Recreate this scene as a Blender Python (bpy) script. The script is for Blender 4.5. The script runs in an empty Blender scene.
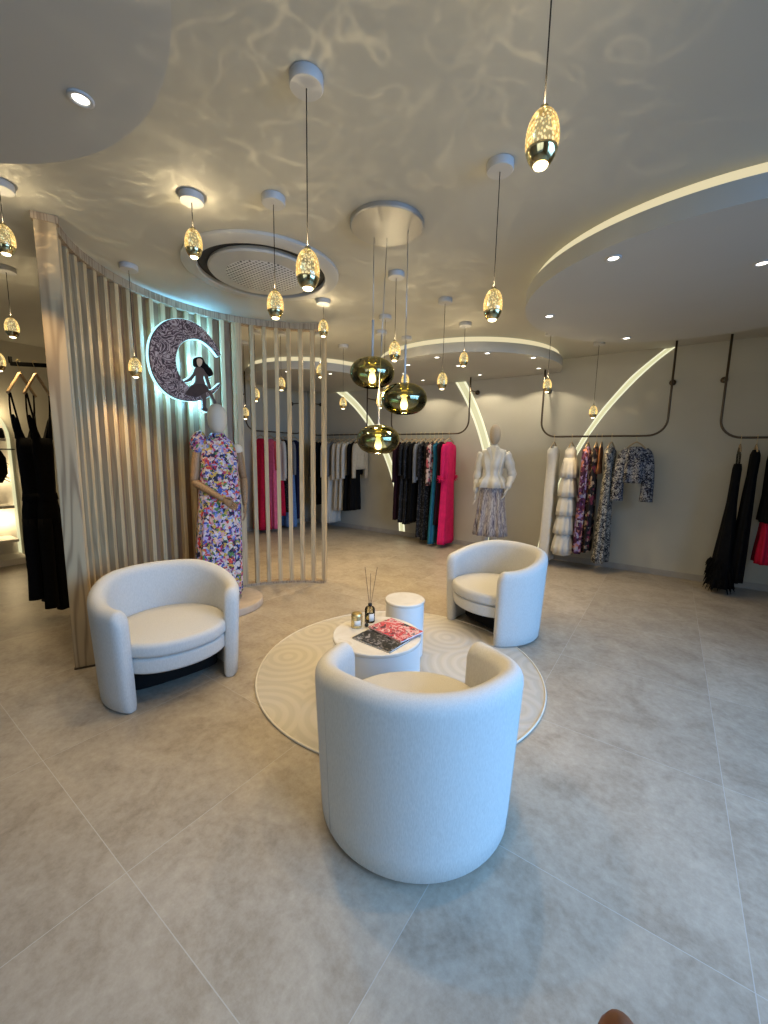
import bpy, bmesh, math, random
from mathutils import Vector, Matrix
R = math.radians
PI = math.pi
scene = bpy.context.scene
col = scene.collection
random.seed(7)
CEIL = 2.88
WALLY = 6.3

# ------------------------------------------------------------------ materials
def new_mat(name):
    m = bpy.data.materials.new(name)
    m.use_nodes = True
    nt = m.node_tree
    return m, nt, nt.nodes['Principled BSDF'], nt.nodes['Material Output']

def N(nt, kind, **kw):
    n = nt.nodes.new(kind)
    for k, v in kw.items():
        if k.startswith('i_'):
            n.inputs[k[2:].replace('_', ' ')].default_value = v
        else:
            setattr(n, k, v)
    return n

def ramp(nt, stops, interp='LINEAR'):
    n = nt.nodes.new('ShaderNodeValToRGB')
    n.color_ramp.interpolation = interp
    els = n.color_ramp.elements
    while len(els) < len(stops):
        els.new(0.5)
    for e, (p, c) in zip(els, stops):
        e.position = p
        e.color = (c[0], c[1], c[2], 1)
    return n

def plain(name, c, rough=0.6, metal=0.0, noise=0.0, scale=20, bump=0.0, bscale=200, sheen=0.0, spec=None):
    if spec is None: spec = 0.12 if name.endswith('_cloth') else 0.5
    m, nt, b, out = new_mat(name)
    b.inputs['Base Color'].default_value = (c[0], c[1], c[2], 1)
    b.inputs['Roughness'].default_value = rough
    b.inputs['Metallic'].default_value = metal
    b.inputs['Specular IOR Level'].default_value = spec
    if sheen:
        b.inputs['Sheen Weight'].default_value = sheen
    tc = N(nt, 'ShaderNodeTexCoord')
    if noise:
        nz = N(nt, 'ShaderNodeTexNoise'); nz.inputs['Scale'].default_value = scale; nz.inputs['Detail'].default_value = 5
        nt.links.new(tc.outputs['Object'], nz.inputs['Vector'])
        r = ramp(nt, [(0.3, [x * (1 - noise) for x in c]), (0.7, [min(1, x * (1 + noise)) for x in c])])
        nt.links.new(nz.outputs['Fac'], r.inputs['Fac'])
        nt.links.new(r.outputs['Color'], b.inputs['Base Color'])
    if bump:
        n2 = N(nt, 'ShaderNodeTexNoise'); n2.inputs['Scale'].default_value = bscale; n2.inputs['Detail'].default_value = 3
        nt.links.new(tc.outputs['Object'], n2.inputs['Vector'])
        bp = N(nt, 'ShaderNodeBump'); bp.inputs['Strength'].default_value = bump; bp.inputs['Distance'].default_value = 0.003
        nt.links.new(n2.outputs['Fac'], bp.inputs['Height'])
        nt.links.new(bp.outputs['Normal'], b.inputs['Normal'])
    return m

def emit(name, c, s):
    m, nt, b, out = new_mat(name)
    b.inputs['Base Color'].default_value = (0.1, 0.1, 0.1, 1)
    b.inputs['Emission Color'].default_value = (c[0], c[1], c[2], 1)
    b.inputs['Emission Strength'].default_value = s
    return m

def print_mat(name, colours, scale=30, stretch=(1, 1, 1), rough=0.75, distort=0.6, second=None):
    """printed cloth: blotches of several colours"""
    m, nt, b, out = new_mat(name)
    tc = N(nt, 'ShaderNodeTexCoord')
    mp = N(nt, 'ShaderNodeMapping'); mp.inputs['Scale'].default_value = stretch
    nt.links.new(tc.outputs['Object'], mp.inputs['Vector'])
    nz = N(nt, 'ShaderNodeTexNoise'); nz.inputs['Scale'].default_value = scale * 0.6; nz.inputs['Detail'].default_value = 3
    nt.links.new(mp.outputs[0], nz.inputs['Vector'])
    mx = N(nt, 'ShaderNodeMix', data_type='VECTOR'); mx.inputs['Factor'].default_value = distort * 0.12
    nt.links.new(mp.outputs[0], mx.inputs['A']); nt.links.new(nz.outputs['Color'], mx.inputs['B'])
    vo = N(nt, 'ShaderNodeTexVoronoi'); vo.inputs['Scale'].default_value = scale
    nt.links.new(mx.outputs['Result'], vo.inputs['Vector'])
    sp = N(nt, 'ShaderNodeSeparateColor')
    nt.links.new(vo.outputs['Color'], sp.inputs[0])
    k = len(colours)
    r = ramp(nt, [(i / k, c) for i, c in enumerate(colours)], 'CONSTANT')
    nt.links.new(sp.outputs[0], r.inputs['Fac'])
    colout = r.outputs['Color']
    if second:
        v2 = N(nt, 'ShaderNodeTexVoronoi'); v2.inputs['Scale'].default_value = scale * 0.45
        nt.links.new(mx.outputs['Result'], v2.inputs['Vector'])
        lt = N(nt, 'ShaderNodeMath', operation='LESS_THAN'); lt.inputs[1].default_value = second[1]
        nt.links.new(v2.outputs['Distance'], lt.inputs[0])
        m2 = N(nt, 'ShaderNodeMix', data_type='RGBA')
        nt.links.new(lt.outputs[0], m2.inputs['Factor'])
        nt.links.new(colout, m2.inputs['A']); m2.inputs['B'].default_value = (*second[0], 1)
        colout = m2.outputs['Result']
    nt.links.new(colout, b.inputs['Base Color'])
    b.inputs['Roughness'].default_value = rough
    b.inputs['Specular IOR Level'].default_value = 0.2
    return m

def wood_mat(name, base, dark, scale=1.0, rough=0.5):
    m, nt, b, out = new_mat(name)
    tc = N(nt, 'ShaderNodeTexCoord')
    oi = N(nt, 'ShaderNodeObjectInfo')
    ad = N(nt, 'ShaderNodeVectorMath', operation='ADD')
    sc = N(nt, 'ShaderNodeVectorMath', operation='SCALE'); sc.inputs['Scale'].default_value = 7.0
    cb = N(nt, 'ShaderNodeCombineXYZ')
    nt.links.new(oi.outputs['Random'], cb.inputs[0]); nt.links.new(oi.outputs['Random'], cb.inputs[2])
    nt.links.new(cb.outputs[0], sc.inputs[0])
    nt.links.new(tc.outputs['Object'], ad.inputs[0]); nt.links.new(sc.outputs[0], ad.inputs[1])
    mp = N(nt, 'ShaderNodeMapping'); mp.inputs['Scale'].default_value = (9 * scale, 9 * scale, 0.55 * scale)
    nt.links.new(ad.outputs[0], mp.inputs['Vector'])
    nz = N(nt, 'ShaderNodeTexNoise'); nz.inputs['Scale'].default_value = 1.1; nz.inputs['Detail'].default_value = 2
    nt.links.new(mp.outputs[0], nz.inputs['Vector'])
    mu = N(nt, 'ShaderNodeMath', operation='MULTIPLY'); mu.inputs[1].default_value = 60
    nt.links.new(nz.outputs['Fac'], mu.inputs[0])
    sn = N(nt, 'ShaderNodeMath', operation='SINE'); nt.links.new(mu.outputs[0], sn.inputs[0])
    r = ramp(nt, [(0.0, dark), (0.45, base), (1.0, [min(1, x * 1.06) for x in base])])
    ma = N(nt, 'ShaderNodeMapRange'); ma.inputs['From Min'].default_value = -1
    nt.links.new(sn.outputs[0], ma.inputs['Value'])
    nt.links.new(ma.outputs['Result'], r.inputs['Fac'])
    # tone from board to board
    hs = N(nt, 'ShaderNodeHueSaturation')
    m3 = N(nt, 'ShaderNodeMapRange'); m3.inputs['To Min'].default_value = 0.82; m3.inputs['To Max'].default_value = 1.12
    nt.links.new(oi.outputs['Random'], m3.inputs['Value']); nt.links.new(m3.outputs['Result'], hs.inputs['Value'])
    nt.links.new(r.outputs['Color'], hs.inputs['Color'])
    nt.links.new(hs.outputs['Color'], b.inputs['Base Color'])
    b.inputs['Roughness'].default_value = rough
    return m

def fabric_mat(name, c):
    m, nt, b, out = new_mat(name)
    tc = N(nt, 'ShaderNodeTexCoord')
    mp = N(nt, 'ShaderNodeMapping'); mp.inputs['Scale'].default_value = (260, 260, 60)
    nt.links.new(tc.outputs['Object'], mp.inputs['Vector'])
    nz = N(nt, 'ShaderNodeTexNoise'); nz.inputs['Scale'].default_value = 1.0; nz.inputs['Detail'].default_value = 2
    nt.links.new(mp.outputs[0], nz.inputs['Vector'])
    r = ramp(nt, [(0.3, [x * 0.9 for x in c]), (0.7, [min(1, x * 1.05) for x in c])])
    nt.links.new(nz.outputs['Fac'], r.inputs['Fac']); nt.links.new(r.outputs['Color'], b.inputs['Base Color'])
    b.inputs['Roughness'].default_value = 0.9
    b.inputs['Specular IOR Level'].default_value = 0.25
    bp = N(nt, 'ShaderNodeBump'); bp.inputs['Strength'].default_value = 0.25; bp.inputs['Distance'].default_value = 0.002
    nt.links.new(nz.outputs['Fac'], bp.inputs['Height']); nt.links.new(bp.outputs['Normal'], b.inputs['Normal'])
    return m

def floor_mat():
    m, nt, b, out = new_mat('porcelain_tiles')
    T = 0.897
    tc = N(nt, 'ShaderNodeTexCoord')
    sx = N(nt, 'ShaderNodeSeparateXYZ'); nt.links.new(tc.outputs['Object'], sx.inputs[0])
    def axis(o, off):
        a = N(nt, 'ShaderNodeMath', operation='SUBTRACT'); a.inputs[1].default_value = off
        nt.links.new(o, a.inputs[0])
        d = N(nt, 'ShaderNodeMath', operation='DIVIDE'); d.inputs[1].default_value = T
        nt.links.new(a.outputs[0], d.inputs[0])
        f = N(nt, 'ShaderNodeMath', operation='FLOOR'); nt.links.new(d.outputs[0], f.inputs[0])
        fr = N(nt, 'ShaderNodeMath', operation='FRACT'); nt.links.new(d.outputs[0], fr.inputs[0])
        p = N(nt, 'ShaderNodeMath', operation='SUBTRACT'); p.inputs[1].default_value = 0.5; nt.links.new(fr.outputs[0], p.inputs[0])
        ab = N(nt, 'ShaderNodeMath', operation='ABSOLUTE'); nt.links.new(p.outputs[0], ab.inputs[0])
        return f.outputs[0], ab.outputs[0]
    fx, ax = axis(sx.outputs['X'], -1.455)
    fy, ay = axis(sx.outputs['Y'], 0.504)
    mxx = N(nt, 'ShaderNodeMath', operation='MAXIMUM'); nt.links.new(ax, mxx.inputs[0]); nt.links.new(ay, mxx.inputs[1])
    gr = N(nt, 'ShaderNodeMath', operation='GREATER_THAN'); gr.inputs[1].default_value = 0.5 - 0.0014 / T
    nt.links.new(mxx.outputs[0], gr.inputs[0])
    cid = N(nt, 'ShaderNodeCombineXYZ'); nt.links.new(fx, cid.inputs[0]); nt.links.new(fy, cid.inputs[1])
    wn = N(nt, 'ShaderNodeTexWhiteNoise', noise_dimensions='3D'); nt.links.new(cid.outputs[0], wn.inputs['Vector'])
    sc = N(nt, 'ShaderNodeVectorMath', operation='SCALE'); sc.inputs['Scale'].default_value = 9; nt.links.new(wn.outputs['Color'], sc.inputs[0])
    ad = N(nt, 'ShaderNodeVectorMath', operation='ADD'); nt.links.new(tc.outputs['Object'], ad.inputs[0]); nt.links.new(sc.outputs[0], ad.inputs[1])
    n1 = N(nt, 'ShaderNodeTexNoise'); n1.inputs['Scale'].default_value = 4.0; n1.inputs['Detail'].default_value = 12; n1.inputs['Roughness'].default_value = 0.68
    n1.inputs['Distortion'].default_value = 0.6
    nt.links.new(ad.outputs[0], n1.inputs['Vector'])
    n3 = N(nt, 'ShaderNodeTexNoise'); n3.inputs['Scale'].default_value = 28; n3.inputs['Detail'].default_value = 8; n3.inputs['Roughness'].default_value = 0.75
    nt.links.new(ad.outputs[0], n3.inputs['Vector'])
    mxn = N(nt, 'ShaderNodeMix', data_type='FLOAT'); mxn.inputs['Factor'].default_value = 0.45
    nt.links.new(n1.outputs['Fac'], mxn.inputs['A']); nt.links.new(n3.outputs['Fac'], mxn.inputs['B'])
    r = ramp(nt, [(0.36, (0.245, 0.20, 0.15)), (0.5, (0.345, 0.295, 0.23)), (0.63, (0.425, 0.37, 0.295))])
    nt.links.new(mxn.outputs['Result'], r.inputs['Fac'])
    hs = N(nt, 'ShaderNodeHueSaturation')
    mr = N(nt, 'ShaderNodeMapRange'); mr.inputs['To Min'].default_value = 0.93; mr.inputs['To Max'].default_value = 1.07
    nt.links.new(wn.outputs['Value'], mr.inputs['Value']); nt.links.new(mr.outputs['Result'], hs.inputs['Value'])
    nt.links.new(r.outputs['Color'], hs.inputs['Color'])
    mg = N(nt, 'ShaderNodeMix', data_type='RGBA'); nt.links.new(gr.outputs[0], mg.inputs['Factor'])
    nt.links.new(hs.outputs['Color'], mg.inputs['A']); mg.inputs['B'].default_value = (0.44, 0.41, 0.365, 1)
    nt.links.new(mg.outputs['Result'], b.inputs['Base Color'])
    b.inputs['Roughness'].default_value = 0.42
    b.inputs['Specular IOR Level'].default_value = 0.45
    bp = N(nt, 'ShaderNodeBump'); bp.inputs['Strength'].default_value = 0.12; bp.inputs['Distance'].default_value = 0.002
    nt.links.new(mxn.outputs['Result'], bp.inputs['Height']); nt.links.new(bp.outputs['Normal'], b.inputs['Normal'])
    return m

def rug_mat():
    m, nt, b, out = new_mat('rug_pile')
    tc = N(nt, 'ShaderNodeTexCoord')
    vo = N(nt, 'ShaderNodeTexVoronoi'); vo.inputs['Scale'].default_value = 1.9; vo.voronoi_dimensions = '2D'
    nt.links.new(tc.outputs['Object'], vo.inputs['Vector'])
    mu = N(nt, 'ShaderNodeMath', operation='MULTIPLY'); mu.inputs[1].default_value = 46
    nt.links.new(vo.outputs['Distance'], mu.inputs[0])
    sn = N(nt, 'ShaderNodeMath', operation='SINE'); nt.links.new(mu.outputs[0], sn.inputs[0])
    mr = N(nt, 'ShaderNodeMapRange'); mr.inputs['From Min'].default_value = -1
    nt.links.new(sn.outputs[0], mr.inputs['Value'])
    r = ramp(nt, [(0.25, (0.43, 0.40, 0.34)), (0.75, (0.475, 0.44, 0.38))])
    nt.links.new(mr.outputs['Result'], r.inputs['Fac'])
    nt.links.new(r.outputs['Color'], b.inputs['Base Color'])
    b.inputs['Roughness'].default_value = 0.95
    bp = N(nt, 'ShaderNodeBump'); bp.inputs['Strength'].default_value = 0.5; bp.inputs['Distance'].default_value = 0.004
    nt.links.new(mr.outputs['Result'], bp.inputs['Height']); nt.links.new(bp.outputs['Normal'], b.inputs['Normal'])
    return m

def perforated_mat():
    m, nt, b, out = new_mat('perforated_sheet')
    tc = N(nt, 'ShaderNodeTexCoord')
    sx = N(nt, 'ShaderNodeSeparateXYZ'); nt.links.new(tc.outputs['Object'], sx.inputs[0])
    vs = []
    for o in ('X', 'Y'):
        a = N(nt, 'ShaderNodeMath', operation='MULTIPLY'); a.inputs[1].default_value = 1 / 0.03
        nt.links.new(sx.outputs[o], a.inputs[0])
        f = N(nt, 'ShaderNodeMath', operation='FRACT'); nt.links.new(a.outputs[0], f.inputs[0])
        s = N(nt, 'ShaderNodeMath', operation='SUBTRACT'); s.inputs[1].default_value = 0.5; nt.links.new(f.outputs[0], s.inputs[0])
        p = N(nt, 'ShaderNodeMath', operation='MULTIPLY'); nt.links.new(s.outputs[0], p.inputs[0]); nt.links.new(s.outputs[0], p.inputs[1])
        vs.append(p.outputs[0])
    ad = N(nt, 'ShaderNodeMath', operation='ADD'); nt.links.new(vs[0], ad.inputs[0]); nt.links.new(vs[1], ad.inputs[1])
    lt = N(nt, 'ShaderNodeMath', operation='LESS_THAN'); lt.inputs[1].default_value = 0.09; nt.links.new(ad.outputs[0], lt.inputs[0])
    mx = N(nt, 'ShaderNodeMix', data_type='RGBA'); nt.links.new(lt.outputs[0], mx.inputs['Factor'])
    mx.inputs['A'].default_value = (0.62, 0.62, 0.60, 1); mx.inputs['B'].default_value = (0.06, 0.06, 0.06, 1)
    nt.links.new(mx.outputs['Result'], b.inputs['Base Color']); b.inputs['Roughness'].default_value = 0.5
    return m

def crystal_mat():
    """clear seeded glass lit from inside by its lamp: mostly see-through, bubbles catch the lamp's light"""
    m, nt, b, out = new_mat('seeded_crystal')
    tc = N(nt, 'ShaderNodeTexCoord')
    vo = N(nt, 'ShaderNodeTexVoronoi'); vo.inputs['Scale'].default_value = 120
    mp = N(nt, 'ShaderNodeMapping'); mp.inputs['Scale'].default_value = (1, 1, 0.7)
    nt.links.new(tc.outputs['Object'], mp.inputs['Vector']); nt.links.new(mp.outputs[0], vo.inputs['Vector'])
    r = ramp(nt, [(0.0, (1, 1, 1)), (0.22, (0.75, 0.75, 0.75)), (0.42, (0.04, 0.04, 0.04)), (1, (0, 0, 0))])
    nt.links.new(vo.outputs['Distance'], r.inputs['Fac'])
    tr = N(nt, 'ShaderNodeBsdfTransparent'); tr.inputs['Color'].default_value = (0.92, 0.84, 0.62, 1)
    gl = N(nt, 'ShaderNodeBsdfGlossy'); gl.inputs['Roughness'].default_value = 0.08; gl.inputs['Color'].default_value = (1, 0.92, 0.7, 1)
    fr = N(nt, 'ShaderNodeFresnel'); fr.inputs['IOR'].default_value = 1.7
    m1 = N(nt, 'ShaderNodeMixShader')
    nt.links.new(fr.outputs[0], m1.inputs[0]); nt.links.new(tr.outputs[0], m1.inputs[1]); nt.links.new(gl.outputs[0], m1.inputs[2])
    em = N(nt, 'ShaderNodeEmission'); em.inputs['Color'].default_value = (1.0, 0.84, 0.48, 1)
    mul = N(nt, 'ShaderNodeMath', operation='MULTIPLY_ADD'); mul.inputs[1].default_value = 1.0; mul.inputs[2].default_value = 0.10
    nt.links.new(r.outputs['Color'], mul.inputs[0]); nt.links.new(mul.outputs[0], em.inputs['Strength'])
    a = N(nt, 'ShaderNodeAddShader')
    nt.links.new(m1.outputs[0], a.inputs[0]); nt.links.new(em.outputs[0], a.inputs[1])
    nt.links.new(a.outputs[0], out.inputs['Surface'])
    return m

def smoked_glass_mat():
    """olive mirror coating that fades out to clear glass at the bottom of the shade"""
    m, nt, b, out = new_mat('olive_smoked_glass')
    tc = N(nt, 'ShaderNodeTexCoord')
    sx = N(nt, 'ShaderNodeSeparateXYZ'); nt.links.new(tc.outputs['Object'], sx.inputs[0])
    mr = N(nt, 'ShaderNodeMapRange'); mr.inputs['From Min'].default_value = -0.055; mr.inputs['From Max'].default_value = 0.005
    nt.links.new(sx.outputs['Z'], mr.inputs['Value'])
    r1 = ramp(nt, [(0, (0.95, 0.93, 0.84)), (1, (0.42, 0.37, 0.12))])
    nt.links.new(mr.outputs['Result'], r1.inputs['Fac'])
    tr = N(nt, 'ShaderNodeBsdfTransparent'); nt.links.new(r1.outputs['Color'], tr.inputs['Color'])
    gl = N(nt, 'ShaderNodeBsdfGlossy'); gl.inputs['Roughness'].default_value = 0.03; gl.inputs['Color'].default_value = (0.75, 0.70, 0.42, 1)
    fr = N(nt, 'ShaderNodeFresnel'); fr.inputs['IOR'].default_value = 1.5
    mm = N(nt, 'ShaderNodeMath', operation='MULTIPLY_ADD'); mm.inputs[1].default_value = 0.26
    nt.links.new(mr.outputs['Result'], mm.inputs[0]); nt.links.new(fr.outputs[0], mm.inputs[2]); mm.use_clamp = True
    ms = N(nt, 'ShaderNodeMixShader')
    nt.links.new(mm.outputs[0], ms.inputs[0]); nt.links.new(tr.outputs[0], ms.inputs[1]); nt.links.new(gl.outputs[0], ms.inputs[2])
    nt.links.new(ms.outputs[0], out.inputs['Surface'])
    return m

def clear_glass_mat(name='clear_glass', tint=(0.9, 0.93, 0.92)):
    m, nt, b, out = new_mat(name)
    tr = N(nt, 'ShaderNodeBsdfTransparent'); tr.inputs['Color'].default_value = (*tint, 1)
    gl = N(nt, 'ShaderNodeBsdfGlossy'); gl.inputs['Roughness'].default_value = 0.02
    fr = N(nt, 'ShaderNodeFresnel'); fr.inputs['IOR'].default_value = 1.45
    ms = N(nt, 'ShaderNodeMixShader')
    nt.links.new(fr.outputs[0], ms.inputs[0]); nt.links.new(tr.outputs[0], ms.inputs[1]); nt.links.new(gl.outputs[0], ms.inputs[2])
    nt.links.new(ms.outputs[0], out.inputs['Surface'])
    return m

def crescent_mat():
    """maroon filigree panel: pale swirling lines on mauve with dark red fills"""
    m, nt, b, out = new_mat('filigree_crescent')
    tc = N(nt, 'ShaderNodeTexCoord')
    nz = N(nt, 'ShaderNodeTexNoise'); nz.inputs['Scale'].default_value = 7.5; nz.inputs['Detail'].default_value = 1.5; nz.inputs['Distortion'].default_value = 2.2
    nt.links.new(tc.outputs['Object'], nz.inputs['Vector'])
    mu = N(nt, 'ShaderNodeMath', operation='MULTIPLY'); mu.inputs[1].default_value = 44; nt.links.new(nz.outputs['Fac'], mu.inputs[0])
    sn = N(nt, 'ShaderNodeMath', operation='SINE'); nt.links.new(mu.outputs[0], sn.inputs[0])
    r = ramp(nt, [(0.0, (0.03, 0.015, 0.02)), (0.22, (0.07, 0.035, 0.045)), (0.45, (0.19, 0.12, 0.135)), (0.78, (0.22, 0.15, 0.16)), (0.9, (0.46, 0.38, 0.37))])
    mr = N(nt, 'ShaderNodeMapRange'); mr.inputs['From Min'].default_value = -1; nt.links.new(sn.outputs[0], mr.inputs['Value'])
    nt.links.new(mr.outputs['Result'], r.inputs['Fac'])
    nt.links.new(r.outputs['Color'], b.inputs['Base Color']); b.inputs['Roughness'].default_value = 0.45
    return m

def marble_mat():
    m, nt, b, out = new_mat('pale_stone_top')
    tc = N(nt, 'ShaderNodeTexCoord')
    nz = N(nt, 'ShaderNodeTexNoise'); nz.inputs['Scale'].default_value = 6; nz.inputs['Detail'].default_value = 8; nz.inputs['Distortion'].default_value = 1.5
    nt.links.new(tc.outputs['Object'], nz.inputs['Vector'])
    r = ramp(nt, [(0.35, (0.60, 0.56, 0.49)), (0.6, (0.66, 0.63, 0.57)), (0.75, (0.55, 0.48, 0.38))])
    nt.links.new(nz.outputs['Fac'], r.inputs['Fac']); nt.links.new(r.outputs['Color'], b.inputs['Base Color'])
    b.inputs['Roughness'].default_value = 0.25
    return m

def streak_mat(name, colours, sx=30, sz=3):
    m, nt, b, out = new_mat(name)
    tc = N(nt, 'ShaderNodeTexCoord')
    mp = N(nt, 'ShaderNodeMapping'); mp.inputs['Scale'].default_value = (sx, sx, sz); nt.links.new(tc.outputs['Object'], mp.inputs['Vector'])
    nz = N(nt, 'ShaderNodeTexNoise'); nz.inputs['Scale'].default_value = 1; nz.inputs['Detail'].default_value = 4; nt.links.new(mp.outputs[0], nz.inputs['Vector'])
    k = len(colours)
    r = ramp(nt, [(0.3 + 0.4 * i / (k - 1), c) for i, c in enumerate(colours)])
    nt.links.new(nz.outputs['Fac'], r.inputs['Fac']); nt.links.new(r.outputs['Color'], b.inputs['Base Color']); b.inputs['Roughness'].default_value = 0.7
    return m

M = {}
M['floor'] = floor_mat()
M['wall'] = plain('wall_plaster', (0.48, 0.455, 0.375), 0.8, noise=0.03, scale=3, bump=0.1, bscale=90)
M['ceiling'] = plain('ceiling_plaster', (0.46, 0.445, 0.385), 0.65, noise=0.02, scale=2)
M['disc'] = plain('dropped_ceiling_paint', (0.48, 0.475, 0.44), 0.7, noise=0.02, scale=2)
M['skirting'] = plain('skirting_tile', (0.36, 0.33, 0.29), 0.45, noise=0.1, scale=8)
M['rug'] = rug_mat()
M['rug_edge'] = plain('rug_binding', (0.60, 0.56, 0.47), 0.9)
M['linen'] = fabric_mat('cream_linen', (0.54, 0.525, 0.49))
M['seam'] = plain('linen_piping', (0.43, 0.41, 0.38), 0.9)
M['void_shade'] = plain('chair_void_shade', (0.010, 0.010, 0.010), 0.95, spec=0.05)  # near-black colour standing in for shade under the chair seats
M['ash'] = wood_mat('ash_wood', (0.50, 0.37, 0.205), (0.43, 0.31, 0.165), 1.0)
M['ash_post'] = wood_mat('ash_post_wood', (0.44, 0.325, 0.185), (0.27, 0.185, 0.10), 0.7)
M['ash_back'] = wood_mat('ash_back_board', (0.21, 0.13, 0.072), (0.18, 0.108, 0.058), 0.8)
M['ash_top'] = wood_mat('ash_rail_wood', (0.40, 0.31, 0.21), (0.27, 0.19, 0.12), 1.0)
M['hanger_wood'] = wood_mat('hanger_wood', (0.50, 0.36, 0.20), (0.36, 0.25, 0.13), 4)
M['brass'] = plain('brushed_brass', (0.72, 0.55, 0.25), 0.3, 1.0)
M['gold'] = plain('polished_gold', (0.72, 0.60, 0.32), 0.12, 1.0)
M['bronze'] = plain('dark_bronze_tube', (0.10, 0.075, 0.05), 0.4, 0.8)
M['black_metal'] = plain('black_metal', (0.02, 0.02, 0.02), 0.4, 0.5)
M['steel'] = plain('satin_steel', (0.45, 0.45, 0.44), 0.45, 0.9)
M['white_paint'] = plain('white_lamp_paint', (0.46, 0.46, 0.455), 0.45)
M['white_plastic'] = plain('white_plastic', (0.45, 0.445, 0.42), 0.5)
M['dark_gap'] = plain('dark_air_slot', (0.025, 0.025, 0.025), 0.8)
M['perforated'] = perforated_mat()
M['matt_black'] = plain('matt_black_bar', (0.002, 0.002, 0.002), 0.95, spec=0.0)
M['cord'] = plain('lamp_cord', (0.02, 0.018, 0.015), 0.8, spec=0.1)
M['crystal'] = crystal_mat()
M['smoked'] = smoked_glass_mat()
M['clear'] = clear_glass_mat()
M['warm_led'] = emit('lamp_led', (1.0, 0.86, 0.52), 6.0)
M['bulb'] = emit('filament_bulb', (1.0, 0.80, 0.36), 5.0)
M['spot_led'] = emit('spot_led', (1.0, 0.93, 0.78), 7.0)
M['cove'] = emit('cove_led', (1.0, 0.86, 0.52), 0.85)
M['arc'] = emit('wall_arc_led', (1.0, 0.96, 0.55), 0.78)
M['arc_edge'] = emit('wall_arc_edge_led', (1.0, 0.97, 0.66), 1.15)
M['halo'] = emit('cool_halo_led', (0.50, 0.90, 1.0), 1.6)
M['crescent'] = crescent_mat()
M['logo_edge'] = plain('logo_dark_edge', (0.04, 0.025, 0.03), 0.5)
M['logo_hair'] = plain('logo_hair', (0.006, 0.005, 0.0055), 0.7, spec=0.1)
M['logo_skin'] = plain('logo_skin', (0.60, 0.45, 0.33), 0.5)
M['logo_dress'] = plain('logo_dress', (0.032, 0.012, 0.01), 0.5, noise=0.3, scale=30)
M['logo_top'] = plain('logo_top', (0.075, 0.045, 0.04), 0.5)
M['marble'] = marble_mat()
M['table_side'] = plain('white_lacquer', (0.64, 0.63, 0.60), 0.35)
M['mann'] = plain('mannequin_linen', (0.46, 0.38, 0.275), 0.7, noise=0.05, scale=50)
M['mann_wood'] = wood_mat('mannequin_wood', (0.33, 0.20, 0.10), (0.24, 0.14, 0.065), 3)
M['mann_pale'] = plain('mannequin_pale', (0.58, 0.54, 0.46), 0.6)
M['plinth'] = plain('plinth_stone', (0.44, 0.37, 0.30), 0.5, noise=0.1, scale=12)
M['niche'] = plain('niche_board', (0.70, 0.66, 0.58), 0.6)
M['black'] = plain('black_cloth', (0.0045, 0.0045, 0.005), 0.85, noise=0.3, scale=40)
M['sequin'] = print_mat('black_sequins', [(0.003, 0.003, 0.0035), (0.005, 0.005, 0.006), (0.008, 0.008, 0.009), (0.004, 0.004, 0.0045), (0.004, 0.004, 0.0045), (0.045, 0.045, 0.05)], 70, rough=0.5)
M['lace'] = print_mat('black_lace', [(0.005, 0.005, 0.006), (0.014, 0.014, 0.016), (0.006, 0.006, 0.007), (0.005, 0.005, 0.006), (0.06, 0.06, 0.065)], 60)
M['plum'] = plain('plum_cloth', (0.022, 0.007, 0.012), 0.85, noise=0.2, scale=30)
M['hotpink'] = plain('hot_pink_cloth', (0.66, 0.018, 0.12), 0.7, noise=0.1, scale=14)
M['teal'] = plain('teal_cloth', (0.025, 0.16, 0.24), 0.7, noise=0.15, scale=20)
M['grey'] = plain('grey_cloth', (0.19, 0.20, 0.215), 0.85, noise=0.1, scale=30)
M['offwhite'] = plain('off_white_cloth', (0.58, 0.54, 0.45), 0.85, noise=0.05, scale=25)
M['white'] = plain('white_cloth', (0.62, 0.59, 0.52), 0.85, noise=0.04, scale=25)
M['cream'] = plain('cream_cloth', (0.54, 0.48, 0.38), 0.85, noise=0.05, scale=25)
M['beige'] = plain('beige_cloth', (0.46, 0.40, 0.31), 0.85, noise=0.08, scale=25)
M['red'] = plain('red_cloth', (0.50, 0.012, 0.045), 0.75, noise=0.15, scale=20)
M['coral'] = plain('coral_cloth', (0.80, 0.13, 0.14), 0.75, noise=0.12, scale=20)
M['rose'] = plain('rose_cloth', (0.72, 0.13, 0.24), 0.75, noise=0.12, scale=20)
M['navy'] = plain('navy_cloth', (0.012, 0.014, 0.045), 0.8, noise=0.2, scale=20)
M['denim'] = plain('denim_cloth', (0.12, 0.22, 0.42), 0.85, noise=0.2, scale=40)
M['rust'] = plain('rust_cloth', (0.17, 0.07, 0.03), 0.8, noise=0.3, scale=40)
M['floral'] = print_mat('bright_floral_print', [(0.62, 0.58, 0.55), (0.06, 0.09, 0.34), (0.55, 0.06, 0.05), (0.58, 0.54, 0.52), (0.20, 0.26, 0.55), (0.55, 0.38, 0.07), (0.55, 0.30, 0.30), (0.09, 0.20, 0.06), (0.40, 0.32, 0.55), (0.02, 0.02, 0.05), (0.62, 0.45, 0.38), (0.24, 0.03, 0.14), (0.03, 0.03, 0.06)], 46, rough=0.6)
M['purplefloral'] = print_mat('purple_floral_print', [(0.06, 0.012, 0.03), (0.10, 0.02, 0.05), (0.30, 0.22, 0.40), (0.04, 0.012, 0.03), (0.42, 0.16, 0.12), (0.36, 0.32, 0.36), (0.09, 0.03, 0.10)], 30)
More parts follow.
